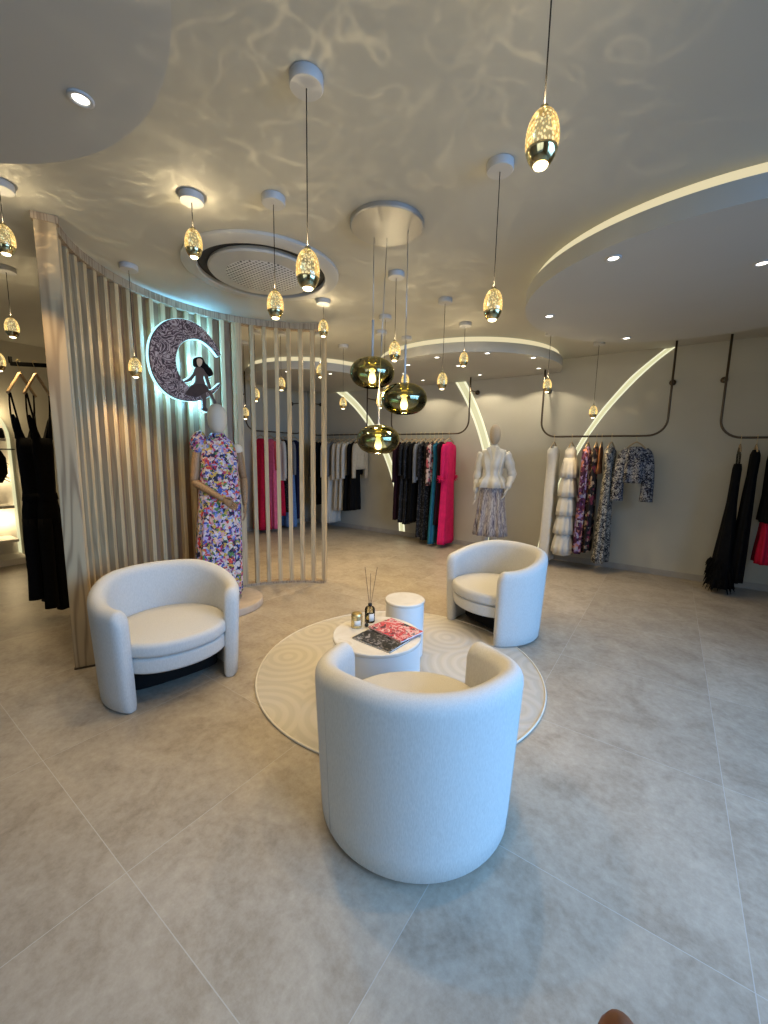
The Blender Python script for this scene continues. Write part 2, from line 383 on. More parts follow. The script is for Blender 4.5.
M['blackfloral'] = print_mat('black_floral_print', [(0.01, 0.01, 0.012), (0.015, 0.012, 0.014), (0.012, 0.01, 0.013), (0.30, 0.22, 0.16), (0.015, 0.012, 0.014), (0.16, 0.03, 0.05)], 26)
M['bw'] = print_mat('black_white_print', [(0.42, 0.40, 0.35), (0.014, 0.014, 0.018), (0.38, 0.36, 0.31), (0.018, 0.018, 0.022), (0.12, 0.115, 0.11)], 50, distort=1.2)
M['bluebw'] = print_mat('blue_black_white_print', [(0.32, 0.32, 0.33), (0.012, 0.012, 0.022), (0.08, 0.09, 0.13), (0.28, 0.28, 0.28), (0.01, 0.01, 0.018)], 48, distort=1.2)
M['pinkfloral'] = print_mat('pink_floral_print', [(0.62, 0.45, 0.38), (0.66, 0.50, 0.42), (0.05, 0.02, 0.02), (0.55, 0.12, 0.13), (0.62, 0.48, 0.40), (0.10, 0.06, 0.05)], 26)
M['marbled'] = streak_mat('marbled_silk', [(0.04, 0.035, 0.06), (0.16, 0.14, 0.18), (0.40, 0.37, 0.36), (0.14, 0.12, 0.14), (0.48, 0.44, 0.40), (0.12, 0.10, 0.12)], 26, 5)
M['satin'] = plain('ivory_satin', (0.60, 0.57, 0.50), 0.3, noise=0.05, scale=20)
M['paper'] = plain('paper_edge', (0.78, 0.75, 0.70), 0.7)
M['redcover'] = print_mat('red_magazine_cover', [(0.42, 0.03, 0.05), (0.50, 0.05, 0.06), (0.62, 0.48, 0.45), (0.45, 0.04, 0.06), (0.03, 0.03, 0.035), (0.55, 0.10, 0.10), (0.60, 0.30, 0.30)], 30, rough=0.3, distort=2.5, second=((0.05, 0.10, 0.12), 0.2))
M['bwcover'] = print_mat('black_magazine_cover', [(0.012, 0.012, 0.013), (0.02, 0.02, 0.02), (0.16, 0.15, 0.15), (0.02, 0.02, 0.02), (0.28, 0.26, 0.26), (0.03, 0.03, 0.03), (0.02, 0.02, 0.02)], 30, rough=0.3, distort=2.5)
M['amber'] = clear_glass_mat('amber_glass', (0.90, 0.84, 0.66))
M['candle_gold'] = plain('gold_candle_glass', (0.62, 0.50, 0.24), 0.25, 0.7)
M['label'] = plain('pale_label', (0.60, 0.58, 0.52), 0.6)
M['reed'] = plain('dark_reed', (0.09, 0.06, 0.045), 0.8)
M['black_lac'] = plain('black_lacquer', (0.015, 0.015, 0.015), 0.25)
M['skin'] = plain('skin', (0.33, 0.12, 0.05), 0.55, noise=0.1, scale=300)
M['nail'] = plain('finger_nail', (0.45, 0.22, 0.14), 0.3)
M['frame'] = plain('window_frame_metal', (0.08, 0.08, 0.08), 0.4, 0.6)

# ------------------------------------------------------------------ mesh helpers
def obj(name, bm, mat, parent=None, smooth=True, angle=None):
    me = bpy.data.meshes.new(name)
    bmesh.ops.recalc_face_normals(bm, faces=bm.faces)
    bm.to_mesh(me); bm.free()
    mats = mat if isinstance(mat, (list, tuple)) else [mat]
    for m in mats:
        me.materials.append(M[m] if isinstance(m, str) else m)
    if smooth:
        for p in me.polygons:
            p.use_smooth = True
        if angle is not None:
            me.set_sharp_from_angle(angle=R(angle))
    o = bpy.data.objects.new(name, me)
    col.objects.link(o)
    if parent:
        o.parent = parent
    return o

def tag(o, label, cat, group=None):
    o['label'] = label; o['category'] = cat
    if group: o['group'] = group
    return o

def thing(name, label, cat, loc=(0, 0, 0), rz=0, group=None):
    o = bpy.data.objects.new(name, None); col.objects.link(o)
    o.location = loc; o.rotation_euler = (0, 0, rz); o.empty_display_size = 0.1
    return tag(o, label, cat, group)

def struct(o):
    o['kind'] = 'structure'; return o

def bm_new(): return bmesh.new()

def box(bm, c, s, mat=None, bevel=0):
    m = Matrix.Translation(c) @ (mat or Matrix.Identity(4)) @ Matrix.Diagonal((s[0], s[1], s[2], 1))
    r = bmesh.ops.create_cube(bm, size=1, matrix=m)
    if bevel:
        es = list({e for v in r['verts'] for e in v.link_edges})
        bmesh.ops.bevel(bm, geom=es, offset=bevel, segments=2, affect='EDGES', profile=0.5)

def rings(bm, rs, cap0=True, cap1=True, mi=0):
    """loft between closed rings of points"""
    vs = [[bm.verts.new(p) for p in r] for r in rs]
    n = len(vs[0])
    for a, b in zip(vs, vs[1:]):
        for i in range(n):
            f = bm.faces.new((a[i], a[(i + 1) % n], b[(i + 1) % n], b[i])); f.material_index = mi
    if cap0: bm.faces.new(vs[0][::-1]).material_index = mi
    if cap1: bm.faces.new(vs[-1]).material_index = mi
    return vs

def lathe(bm, prof, n=32, c=(0, 0, 0), cap0=True, cap1=True, mi=0):
    rings(bm, [[(c[0] + r * math.cos(2 * PI * i / n), c[1] + r * math.sin(2 * PI * i / n), c[2] + z) for i in range(n)] for r, z in prof], cap0, cap1, mi)

def tube(bm, path, rad, n=10, cap=True, flat=None, mi=0):
    path = [Vector(p) for p in path]
    k = len(path)
    rad = rad if isinstance(rad, (list, tuple)) else [rad] * k
    rs = []
    up = None
    for i, p in enumerate(path):
        t = (path[min(i + 1, k - 1)] - path[max(i - 1, 0)]).normalized()
        if up is None:
            a = Vector((0, 0, 1)) if abs(t.z) < 0.9 else Vector((1, 0, 0))
            up = (a - t * a.dot(t)).normalized()
        else:
            up = (up - t * up.dot(t)).normalized()
        s = t.cross(up)
        r = rad[i]
        ra, rb = (r, r) if not isinstance(r, tuple) else r
        rs.append([p + up * (ra * math.cos(2 * PI * j / n)) + s * (rb * math.sin(2 * PI * j / n)) for j in range(n)])
    rings(bm, rs, cap, cap, mi)

def prism(bm, pts, z0, z1, mat=None, mi=0):
    m = mat or Matrix.Identity(4)
    a = [bm.verts.new(m @ Vector((p[0], p[1], z0))) for p in pts]
    b = [bm.verts.new(m @ Vector((p[0], p[1], z1))) for p in pts]
    fa = bm.faces.new(a[::-1]); fb = bm.faces.new(b); fa.normal_update(); fb.normal_update()
    n = len(pts)
    for i in range(n):
        bm.faces.new((a[i], a[(i + 1) % n], b[(i + 1) % n], b[i]))
    bmesh.ops.triangulate(bm, faces=[fa, fb])

def sector(bm, C, a0, a1, r0, r1, z0, z1, n=24, full=False):
    """solid annular sector, angles in radians"""
    rs = []
    k = n if full else n + 1
    for i in range(k):
        a = a0 + (a1 - a0) * i / n
        c, s = math.cos(a), math.sin(a)
        rs.append([(C[0] + r * c, C[1] + r * s, z) for r, z in ((r0, z0), (r1, z0), (r1, z1), (r0, z1))])
    if full:
        rs.append(rs[0])
        rings(bm, rs, False, False); bmesh.ops.remove_doubles(bm, verts=bm.verts, dist=1e-5)
    else:
        rings(bm, rs)

def smoothpts(pts, n=6, closed=False):
    """Catmull-Rom through the points"""
    P = [Vector(p) for p in pts]; k = len(P); out = []
    rng = range(k) if closed else range(k - 1)
    for i in rng:
        p0 = P[(i - 1) % k] if closed or i else P[0]
        p1 = P[i]; p2 = P[(i + 1) % k]
        p3 = P[(i + 2) % k] if closed or i + 2 < k else P[-1]
        for j in range(n):
            t = j / n
            out.append(0.5 * ((2 * p1) + (p2 - p0) * t + (2 * p0 - 5 * p1 + 4 * p2 - p3) * t * t + (3 * p1 - p0 - 3 * p2 + p3) * t ** 3))
    if not closed: out.append(P[-1])
    return out

# ------------------------------------------------------------------ camera
cam = bpy.data.cameras.new('camera'); cam_o = bpy.data.objects.new('camera', cam); col.objects.link(cam_o)
rx, ry, rz = CAMCOLS = ((0.81591, 0.57676, 0.01827), (-0.09603, 0.10417, 0.98992), (0.57018, -0.80945, 0.14044))
x = Vector(rz).normalized(); z = x
upv = Vector(ry); r_ = upv.cross(z).normalized(); upv = z.cross(r_)
cam_o.matrix_world = Matrix(((r_.x, upv.x, z.x, 0), (r_.y, upv.y, z.y, 0), (r_.z, upv.z, z.z, 1.5), (0, 0, 0, 1)))
cam.sensor_fit = 'HORIZONTAL'; cam.sensor_width = 36; cam.lens = 36 * 404 / 768
cam.clip_start = 0.02
scene.camera = cam_o

# ------------------------------------------------------------------ room shell
XL, XR, YF = -7.25, 2.7, -2.6
bm = bm_new(); box(bm, ((XL + XR) / 2, (YF + WALLY) / 2, -0.05), (XR - XL + 0.4, WALLY - YF + 0.4, 0.1)); o = obj('floor', bm, 'floor', smooth=False); struct(o)
bm = bm_new(); box(bm, ((XL + XR) / 2, (YF + WALLY) / 2, CEIL + 0.06), (XR - XL + 0.4, WALLY - YF + 0.4, 0.12)); struct(obj('ceiling', bm, 'ceiling', smooth=False))
bm = bm_new(); box(bm, ((XL + XR) / 2, WALLY + 0.1, CEIL / 2), (XR - XL + 0.4, 0.2, CEIL)); struct(obj('wall_back', bm, 'wall', smooth=False))
bm = bm_new(); box(bm, (XL - 0.1, (YF + 3.75) / 2, CEIL / 2), (0.2, 3.75 - YF + 0.2, CEIL)); box(bm, ((XL - 6.5) / 2 - 0.1, (3.75 + WALLY) / 2 + 0.06, CEIL / 2), (0.95, WALLY - 3.75 + 0.12, CEIL)); struct(obj('wall_left', bm, 'wall', smooth=False))
FX0, FX1, FZ0, FZ1 = -1.6, 1.8, 0.05, 2.5
bm = bm_new(); box(bm, ((XL - 0.2 + FX0) / 2, YF - 0.1, CEIL / 2), (FX0 - XL + 0.2, 0.2, CEIL)); box(bm, ((FX1 + XR + 0.2) / 2, YF - 0.1, CEIL / 2), (XR + 0.2 - FX1, 0.2, CEIL))
box(bm, ((FX0 + FX1) / 2, YF - 0.1, FZ0 / 2), (FX1 - FX0, 0.2, FZ0)); box(bm, ((FX0 + FX1) / 2, YF - 0.1, (FZ1 + CEIL) / 2), (FX1 - FX0, 0.2, CEIL - FZ1)); struct(obj('wall_front', bm, 'wall', smooth=False))
bm = bm_new()
for xx in (FX0 + 0.03, (FX0 + FX1) / 2, FX1 - 0.03): box(bm, (xx, YF - 0.1, (FZ0 + FZ1) / 2), (0.06, 0.08, FZ1 - FZ0))
for zz in (FZ0 + 0.03, FZ1 - 0.03): box(bm, ((FX0 + FX1) / 2, YF - 0.1, zz), (FX1 - FX0 - 0.12, 0.078, 0.06))
w4 = struct(obj('window_4', bm, 'frame', smooth=False))
bm = bm_new(); box(bm, ((FX0 + FX1) / 2, YF - 0.1, (FZ0 + FZ1) / 2), (FX1 - FX0 - 0.1, 0.01, FZ1 - FZ0 - 0.1)); obj('pane', bm, 'clear', w4, smooth=False)
# right wall: shop front glazing
WY0, WY1, WZ0, WZ1 = 0.0, 3.5, 0.08, 2.55
bm = bm_new()
box(bm, (XR + 0.1, (YF + WY0) / 2, CEIL / 2), (0.2, WY0 - YF, CEIL)); box(bm, (XR + 0.1, (WY1 + WALLY) / 2, CEIL / 2), (0.2, WALLY - WY1, CEIL))
box(bm, (XR + 0.1, (WY0 + WY1) / 2, WZ0 / 2), (0.2, WY1 - WY0, WZ0)); box(bm, (XR + 0.1, (WY0 + WY1) / 2, (WZ1 + CEIL) / 2), (0.2, WY1 - WY0, CEIL - WZ1))
struct(obj('wall_right', bm, 'wall', smooth=False))
for k in range(3):
    y0 = WY0 + (WY1 - WY0) * k / 3; y1 = WY0 + (WY1 - WY0) * (k + 1) / 3
    bm = bm_new(); f = 0.05
    box(bm, (XR + 0.1, y0 + f / 2, (WZ0 + WZ1) / 2), (0.08, f, WZ1 - WZ0)); box(bm, (XR + 0.1, y1 - f / 2, (WZ0 + WZ1) / 2), (0.08, f, WZ1 - WZ0))
    box(bm, (XR + 0.1, (y0 + y1) / 2, WZ0 + f / 2), (0.08, y1 - y0 - 2 * f, f)); box(bm, (XR + 0.1, (y0 + y1) / 2, WZ1 - f / 2), (0.08, y1 - y0 - 2 * f, f))
    w = struct(obj('window_%d' % (k + 1), bm, 'frame', smooth=False))
    bm = bm_new(); box(bm, (XR + 0.1, (y0 + y1) / 2, (WZ0 + WZ1) / 2), (0.01, y1 - y0 - 2 * f, WZ1 - WZ0 - 2 * f)); obj('pane', bm, 'clear', w, smooth=False)
bm = bm_new(); box(bm, ((XR - 6.5) / 2, WALLY - 0.006, 0.04), (XR + 6.5, 0.012, 0.08)); struct(obj('baseboard_back', bm, 'skirting', smooth=False))
bm = bm_new(); box(bm, (-6.494 + 0.0, (3.75 + WALLY) / 2, 0.04), (0.012, WALLY - 3.75, 0.08)); struct(obj('baseboard_left', bm, 'skirting', smooth=False))

# dropped ceiling discs -------------------------------------------------------
def ceiling_disc(idx, C, r, cove=True, z0=2.70, clip=None):
    bm = bm_new()
    top = CEIL - 0.068 if cove else CEIL
    lathe(bm, [(r, z0), (r, top), (r - 0.05, top), (r - 0.05, CEIL)], 128, (C[0], C[1], 0), True, False)
    if clip is not None:
        g = bm.verts[:] + bm.edges[:] + bm.faces[:]
        bmesh.ops.bisect_plane(bm, geom=g, plane_co=(0, clip, 0), plane_no=(0, 1, 0), clear_outer=True)
    o = struct(obj('trim_%d' % idx, bm, 'disc', smooth=True, angle=30))
    if cove:
        bm = bm_new()
        lathe(bm, [(r - 0.046, top + 0.002), (r - 0.046, CEIL - 0.002)], 128, (C[0], C[1], 0), False, False)
        if clip is not None:
            g = bm.verts[:] + bm.edges[:] + bm.faces[:]
            bmesh.ops.bisect_plane(bm, geom=g, plane_co=(0, clip, 0), plane_no=(0, 1, 0), clear_outer=True)
        obj('cove_light', bm, 'cove', o)
    return o
D1 = ((-1.776, -0.262), 1.104); D2 = ((0.095, 3.925), 1.262); D3 = ((-2.614, 5.736), 1.31); D4 = ((-5.136, 5.111), 1.09)
ceiling_disc(1, *D1, cove=False); ceiling_disc(2, *D2); ceiling_disc(3, *D3, clip=WALLY - 0.001); ceiling_disc(4, *D4)

# lit arcs in the back wall ----------------------------------------------------
def wall_arc(idx, left, right):
    L = smoothpts([(p[0], p[1], 0) for p in left], 10); Rr = smoothpts([(p[0], p[1], 0) for p in right], 10)
    n = min(len(L), len(Rr))
    bm = bm_new(); be = bm_new()
    def strip(b, A, B, y0, y1):
        rs = []
        for p, q in zip(A, B):
            rs.append([(p.x, y0, p.y), (q.x, y0, q.y), (q.x, y1, q.y), (p.x, y1, p.y)])
        rings(b, rs)
    strip(bm, [l.lerp(r, 0.2) for l, r in zip(L, Rr)], [l.lerp(r, 0.8) for l, r in zip(L, Rr)], WALLY - 0.004, WALLY + 0.004)
    strip(be, [l for l in L[:n]], [l.lerp(r, 0.2) for l, r in zip(L, Rr)], WALLY - 0.008, WALLY + 0.004)
    strip(be, [l.lerp(r, 0.8) for l, r in zip(L, Rr)], [r for r in Rr[:n]], WALLY - 0.008, WALLY + 0.004)
    o = struct(obj('trim_%d' % idx, bm, 'arc', smooth=False))
    obj('edge_light', be, 'arc_edge', o, smooth=False)
def arcpts(edge, bottom):
    return edge + bottom
wall_arc(5, [(-0.21, 2.865), (-0.35, 2.745), (-0.55, 2.555), (-0.75, 2.30), (-0.86, 2.145), (-0.985, 1.93), (-1.10, 1.71), (-1.29, 1.25), (-1.43, 0.78), (-1.535, 0.25), (-1.56, 0.085)],
             [(-0.10, 2.876), (-0.27, 2.735), (-0.47, 2.53), (-0.66, 2.30), (-0.79, 2.12), (-0.915, 1.92), (-1.035, 1.70), (-1.235, 1.25), (-1.39, 0.78), (-1.505, 0.25), (-1.535, 0.085)])
def circ_edge(C, r, z0, z1, n=9, side=1):
    out = []
    for i in range(n):
        zz = z0 + (z1 - z0) * i / (n - 1)
        out.append((C[0] + side * math.sqrt(max(0, r * r - (zz - C[1]) ** 2)), zz))
    return out
wall_arc(6, circ_edge((-6.352, 0.454), 4.004, 2.80, 0.085), circ_edge((-6.501, 0.417), 4.30, 2.80, 0.085))
wall_arc(7, circ_edge((-7.373, -0.082), 3.3016, 2.86, 0.085), circ_edge((-7.45, -0.10), 3.50, 2.86, 0.085))

# ------------------------------------------------------------------ ceiling unit
AC = (-2.69, 2.16)
t = thing('air_conditioner', 'round white ceiling air conditioner with black air slot and perforated middle', 'air conditioner', (AC[0], AC[1], CEIL))
bm = bm_new(); lathe(bm, [(0.57, -0.001), (0.57, -0.02), (0.555, -0.028), (0.47, -0.034), (0.465, -0.03), (0.465, -0.001)], 72, cap0=False, cap1=False); obj('outer_ring', bm, 'white_plastic', t, angle=40)
bm = bm_new(); lathe(bm, [(0.465, -0.004), (0.36, -0.004)], 72, cap0=False, cap1=False); lathe(bm, [(0.465, -0.006), (0.36, -0.006)], 72, cap0=False, cap1=False); obj('air_slot', bm, 'dark_gap', t)
bm = bm_new(); lathe(bm, [(0.385, -0.002), (0.395, -0.03), (0.385, -0.042), (0.27, -0.05)], 72, cap0=False); obj('centre_disc', bm, 'white_plastic', t, angle=40)
bm = bm_new(); lathe(bm, [(0.272, -0.0502), (0.265, -0.054)], 72, cap0=False); obj('grille', bm, 'perforated', t)

# ------------------------------------------------------------------ downlights
def downlight(x, y, z, label, r=0.045, power=14, spot=True, angle=75, blend=0.5):
    t = thing('downlight', label, 'downlight', (x, y, z), 0, 'small downlights in the dropped ceiling discs')
    bm = bm_new(); lathe(bm, [(r + 0.012, -0.0005), (r + 0.012, -0.005), (r, -0.007), (r - 0.003, -0.001)], 28, cap0=False, cap1=False); obj('trim_ring', bm, 'white_paint', t)
    bm = bm_new(); lathe(bm, [(r - 0.002, -0.0015), (r * 0.5, -0.0035)], 24); obj('lens', bm, 'spot_led', t)
    if spot:
        l = bpy.data.lights.new('downlight_beam', 'SPOT'); l.energy = power; l.color = (1, 0.86, 0.62); l.spot_size = R(angle); l.spot_blend = blend; l.shadow_soft_size = 0.03
        lo = bpy.data.objects.new('downlight_beam', l); col.objects.link(lo); lo.location = (x, y, z - 0.02)
for (x, y, lab) in [
    (-1.788, 0.673, 'big bright downlight at the edge of the dropped disc top left'),
    (-0.407, 2.931, 'downlight in the front of the large right ceiling disc'),
    (-0.977, 3.788, 'downlight at the left rim of the large right ceiling disc'),
    (-0.493, 4.853, 'downlight at the far rim of the large right disc above the printed gowns'),
    (0.333, 3.486, 'faint downlight in the large right disc close to the picture edge'),
    (-1.887, 4.719, 'middle downlight near the front rim of the back disc'),
    (-1.496, 5.207, 'downlight right of centre in the back disc'),
    (-1.60, 5.85, 'downlight near the right end of the back disc against the wall'),
    (-2.463, 5.162, 'downlight in the middle of the back disc beside a pendant'),
    (-2.45, 5.88, 'downlight by the wall above the mannequin in the pale jacket'),
    (-2.486, 4.60, 'front left downlight of the back disc right of the chandelier'),
    (-3.015, 4.78, 'downlight at the left rim of the back disc behind the chandelier'),
    (-3.38, 5.25, 'lower downlight behind the chandelier in the back disc'),
    (-3.40, 5.85, 'downlight by the wall above the black sequin dresses'),
    (-4.35, 4.70, 'downlight in the far left disc right of the slatted screen'),
    (-4.807, 4.25, 'downlight in the far left disc seen between the slats')]:
    big = y < 1
    near = y > 5.7
    downlight(x, y, 2.70, lab, 0.028 if big else 0.032, 22 if near else 14, True, 132 if near else 90, 0.2 if near else 0.5)

# ------------------------------------------------------------------ pendants
def caustic_light(x, y, z, power, seed):
    l = bpy.data.lights.new('pendant_glow', 'POINT'); l.energy = power; l.color = (1, 0.80, 0.48); l.shadow_soft_size = 0.006
    l.use_nodes = True
    nt = l.node_tree; nt.nodes.clear()
    out = nt.nodes.new('ShaderNodeOutputLight'); em = nt.nodes.new('ShaderNodeEmission'); nt.links.new(em.outputs[0], out.inputs[0])
    tc = nt.nodes.new('ShaderNodeTexCoord')
    sp = nt.nodes.new('ShaderNodeSeparateXYZ'); nt.links.new(tc.outputs['Normal'], sp.inputs[0])
    ad = N(nt, 'ShaderNodeVectorMath', operation='ADD'); ad.inputs[1].default_value = (seed * 3.7, seed * 1.3, seed * 2.1)
    nt.links.new(tc.outputs['Normal'], ad.inputs[0])
    n1 = N(nt, 'ShaderNodeTexNoise'); n1.inputs['Scale'].default_value = 2.1; n1.inputs['Detail'].default_value = 0.5; n1.inputs['Distortion'].default_value = 1.2
    nt.links.new(ad.outputs[0], n1.inputs['Vector'])
    n2 = N(nt, 'ShaderNodeTexNoise'); n2.inputs['Scale'].default_value = 4.6; n2.inputs['Detail'].default_value = 0.5; n2.inputs['Distortion'].default_value = 0.8
    nt.links.new(ad.outputs[0], n2.inputs['Vector'])
    def ridge(o, p):
        a = N(nt, 'ShaderNodeMath', operation='SUBTRACT'); a.inputs[1].default_value = 0.5; nt.links.new(o, a.inputs[0])
        b = N(nt, 'ShaderNodeMath', operation='ABSOLUTE'); nt.links.new(a.outputs[0], b.inputs[0])
        c = N(nt, 'ShaderNodeMath', operation='MULTIPLY'); c.inputs[1].default_value = p; nt.links.new(b.outputs[0], c.inputs[0])
        d = N(nt, 'ShaderNodeMath', operation='SUBTRACT'); d.inputs[0].default_value = 1.0; nt.links.new(c.outputs[0], d.inputs[1]); d.use_clamp = True
        e = N(nt, 'ShaderNodeMath', operation='POWER'); e.inputs[1].default_value = 3.0; nt.links.new(d.outputs[0], e.inputs[0])
        return e.outputs[0]
    a = ridge(n1.outputs['Fac'], 30); b = ridge(n2.outputs['Fac'], 22)
    s = N(nt, 'ShaderNodeMath', operation='MULTIPLY_ADD'); s.inputs[1].default_value = 1.45; nt.links.new(a, s.inputs[0])
    s2 = N(nt, 'ShaderNodeMath', operation='MULTIPLY_ADD'); s2.inputs[1].default_value = 0.5; s2.inputs[2].default_value = 0.55; nt.links.new(b, s2.inputs[0])
    nt.links.new(s2.outputs[0], s.inputs[2])
    nt.links.new(s.outputs[0], em.inputs['Strength'])
    lo = bpy.data.objects.new('pendant_glow', l); col.objects.link(lo); lo.location = (x, y, z)
    return lo

def egg_profile(h, w, a, b, n):
    out = []
    for i in range(n + 1):
        u = a + (b - a) * i / n                 # 0 bottom .. 1 top
        th = PI * u
        r = w * math.sin(th) ** 0.85 * (1.0 - 0.10 * (u - 0.45))
        out.append((max(r, 0.0008), -h + 2 * h * (1 - math.cos(th)) / 2))
    return out

def pendant(x, y, ztop, zbot, label, seed, power=5.2, cw=0.063):
    h = 0.075; w = 0.047
    zc = ztop - h
    t = thing('pendant_lamp', label, 'pendant lamp', (x, y, CEIL), 0, 'crystal egg pendant lamps')
    bm = bm_new(); lathe(bm, [(cw, -0.001), (cw, -0.032), (cw - 0.004, -0.037), (0.008, -0.038)], 32); obj('ceiling_canopy', bm, 'white_paint', t, angle=40)
    bm = bm_new(); tube(bm, [(0, 0, -0.037), (0, 0, ztop - CEIL - 0.002)], 0.0022, 6); obj('cord', bm, 'cord', t)
    g = zc - CEIL
    bm = bm_new(); lathe(bm, [(r, z + g) for r, z in egg_profile(h, w, 0.36, 0.97, 14)], 28, cap0=False)
    gl = obj('crystal_egg', bm, 'crystal', t)
    bm = bm_new(); lathe(bm, [(0.012, g + h + 0.006), (0.014, g + h - 0.004), (0.010, g + h - 0.012)], 16); obj('top_cap', bm, 'gold', gl)
    bm = bm_new()
    pr = egg_profile(h, w, 0.14, 0.37, 8)
    lathe(bm, [(r, z + g) for r, z in pr] , 28, cap0=False, cap1=True); obj('gold_cap', bm, 'gold', t)
    r0, z0 = pr[0]
    bm = bm_new(); lathe(bm, [(r0 * 0.9, z0 + g - 0.0005), (r0 * 0.75, z0 + g - 0.006), (r0 * 0.3, z0 + g - 0.010)], 20); obj('lens', bm, 'warm_led', t)
    caustic_light(x, y, ztop + 0.012, power, seed)
    l = bpy.data.lights.new('pendant_beam', 'SPOT'); l.energy = 28; l.color = (1, 0.72, 0.36); l.spot_size = R(120); l.spot_blend = 0.9; l.shadow_soft_size = 0.02
    lo = bpy.data.objects.new('pendant_beam', l); col.objects.link(lo); lo.location = (x, y, zbot - 0.02)

PEND = [
    (-1.243, 1.213, 2.29, 'large egg pendant on a long cord overlapping the air conditioner right edge'),
    (-2.275, 1.354, 2.71, 'egg pendant hung close under its canopy left of the air conditioner'),
    (-1.914, 1.614, 2.40, 'egg pendant hanging in front of the air conditioner grille'),
    (-0.801, 2.043, 2.32, 'egg pendant hanging left of the large right ceiling disc'),
    (-0.391, 1.305, 2.475, 'largest nearest egg pendant at the top right'),
    (-3.488, 1.546, 2.21, 'egg pendant in front of the slats left of the moon sign'),
    (-4.344, 1.033, 2.51, 'egg pendant left of the wooden end post above the black jumpsuits'),
    (-3.03, 0.729, 2.675, 'big egg pendant cut by the left picture edge'),
    (-4.62, 0.99, 2.275, 'lowest egg pendant at the left edge beside the black hanger bar'),
    (-1.864, 2.751, 2.38, 'egg pendant right of the chandelier cords'),
    (-1.785, 3.419, 2.25, 'low egg pendant right of the olive glass globes'),
    (-1.906, 4.12, 2.59, 'short corded egg pendant in front of the back ceiling disc'),
    (-2.726, 2.851, 2.71, 'short corded egg pendant over the right end of the slatted screen'),
    (-3.578, 4.107, 2.23, 'egg pendant before the left lit wall arc'),
    (-2.493, 3.499, 2.28, 'egg pendant half hidden by the topmost olive glass globe'),
    (-2.703, 4.228, 2.46, 'egg pendant just above the right olive glass globe'),
    (-2.818, 3.882, 2.18, 'small egg pendant between the three olive glass globes'),
    (-0.847, 5.605, 2.14, 'egg pendant hanging before the right lit wall arc'),
    (-1.232, 4.90, 2.38, 'egg pendant beside the left upright of the printed gown rail'),
    (-4.05, 3.10, 2.24, 'large egg pendant seen through the slats above the red gown'),
    (-3.836, 3.302, 2.375, 'upper egg pendant seen through the middle slats'),
    (-4.56, 3.321, 2.07, 'lowest egg pendant seen through the slats'),
    (-3.44, 3.547, 2.525, 'egg pendant seen through the slats nearest the screen end'),
]
for i, (x, y, zt, lab) in enumerate(PEND):
    pendant(x, y, zt, zt - 0.15, lab, i + 1)

# ------------------------------------------------------------------ chandelier with three glass globes
t = thing('chandelier', 'three olive glass globes hung from one round metal ceiling plate', 'chandelier', (-1.54, 2.16, CEIL))
bm = bm_new(); lathe(bm, [(0.222, -0.001), (0.222, -0.022), (0.216, -0.028), (0.01, -0.030)], 56); obj('ceiling_plate', bm, 'steel', t, angle=40)
for (ax, ay, gx, gy, gz) in ((-1.665, 2.20, -1.665, 2.20, 2.03), (-1.60, 2.25, -1.64, 2.245, 1.60), (-1.44, 2.245, -1.44, 2.245, 1.855)):
    p = (gx + 1.54, gy - 2.16); gz -= CEIL
    bm = bm_new(); tube(bm, [(ax + 1.54, ay - 2.16, -0.028), (p[0], p[1], gz + 0.32)], 0.0028, 6); obj('cord', bm, 'steel', t)
    bm = bm_new(); tube(bm, [(p[0], p[1], gz + 0.33), (p[0], p[1], gz + 0.095)], 0.007, 10); lathe(bm, [(0.02, 0.10), (0.024, 0.085), (0.016, 0.06)], 16, (p[0], p[1], gz)); obj('stem', bm, 'white_paint', t)
    bm = bm_new()
    prof = [(0.146 * math.sin(PI * u) ** 0.8 * (1 if 0 < u < 1 else 0), 0.098 * -math.cos(PI * u)) for u in [0.10 + 0.86 * i / 22 for i in range(23)]]
    lathe(bm, prof, 48, cap0=False, cap1=False)
    s = obj('glass_globe', bm, 'smoked', t); s.location = (p[0], p[1], gz)
    bm = bm_new(); lathe(bm, [(0.005, -0.066), (0.018, -0.060), (0.025, -0.040), (0.021, -0.018), (0.014, 0.0), (0.012, 0.03)], 18, (p[0], p[1], gz)); obj('bulb', bm, 'bulb', t)
    l = bpy.data.lights.new('globe_glow', 'POINT'); l.energy = 4; l.color = (1, 0.78, 0.42); l.shadow_soft_size = 0.03
    lo = bpy.data.objects.new('globe_glow', l); col.objects.link(lo); lo.location = (gx, gy, gz + CEIL - 0.11)

# ------------------------------------------------------------------ slatted partition
PC = (-2.60, 2.17); PR = 1.345
def pang(deg): return PI - R(deg)      # measured from -x towards +y (seen from above)
def ppt(deg, r, z=0): a = pang(deg); return Vector((PC[0] + r * math.cos(a), PC[1] + r * math.sin(a), z))
t = thing('slatted_screen', 'tall curved ash wood screen of vertical slats, half solid and half open', 'screen', (0, 0, 0))
bm = bm_new(); sector(bm, PC, pang(-63.5), pang(63.6), PR - 0.05, PR + 0.05, CEIL - 0.062, CEIL - 0.001, 60); obj('top_rail', bm, 'ash_top', t, smooth=False)
bm = bm_new(); sector(bm, PC, pang(-63.5), pang(63.6), PR - 0.05, PR + 0.05, 0.0, 0.022, 60); obj('bottom_rail', bm, 'ash_top', t, smooth=False)
bm = bm_new(); sector(bm, PC, pang(-60), pang(22.3), PR + 0.012, PR + 0.042, 0.022, CEIL - 0.062, 40); obj('back_panel', bm, 'ash_back', t, smooth=False)
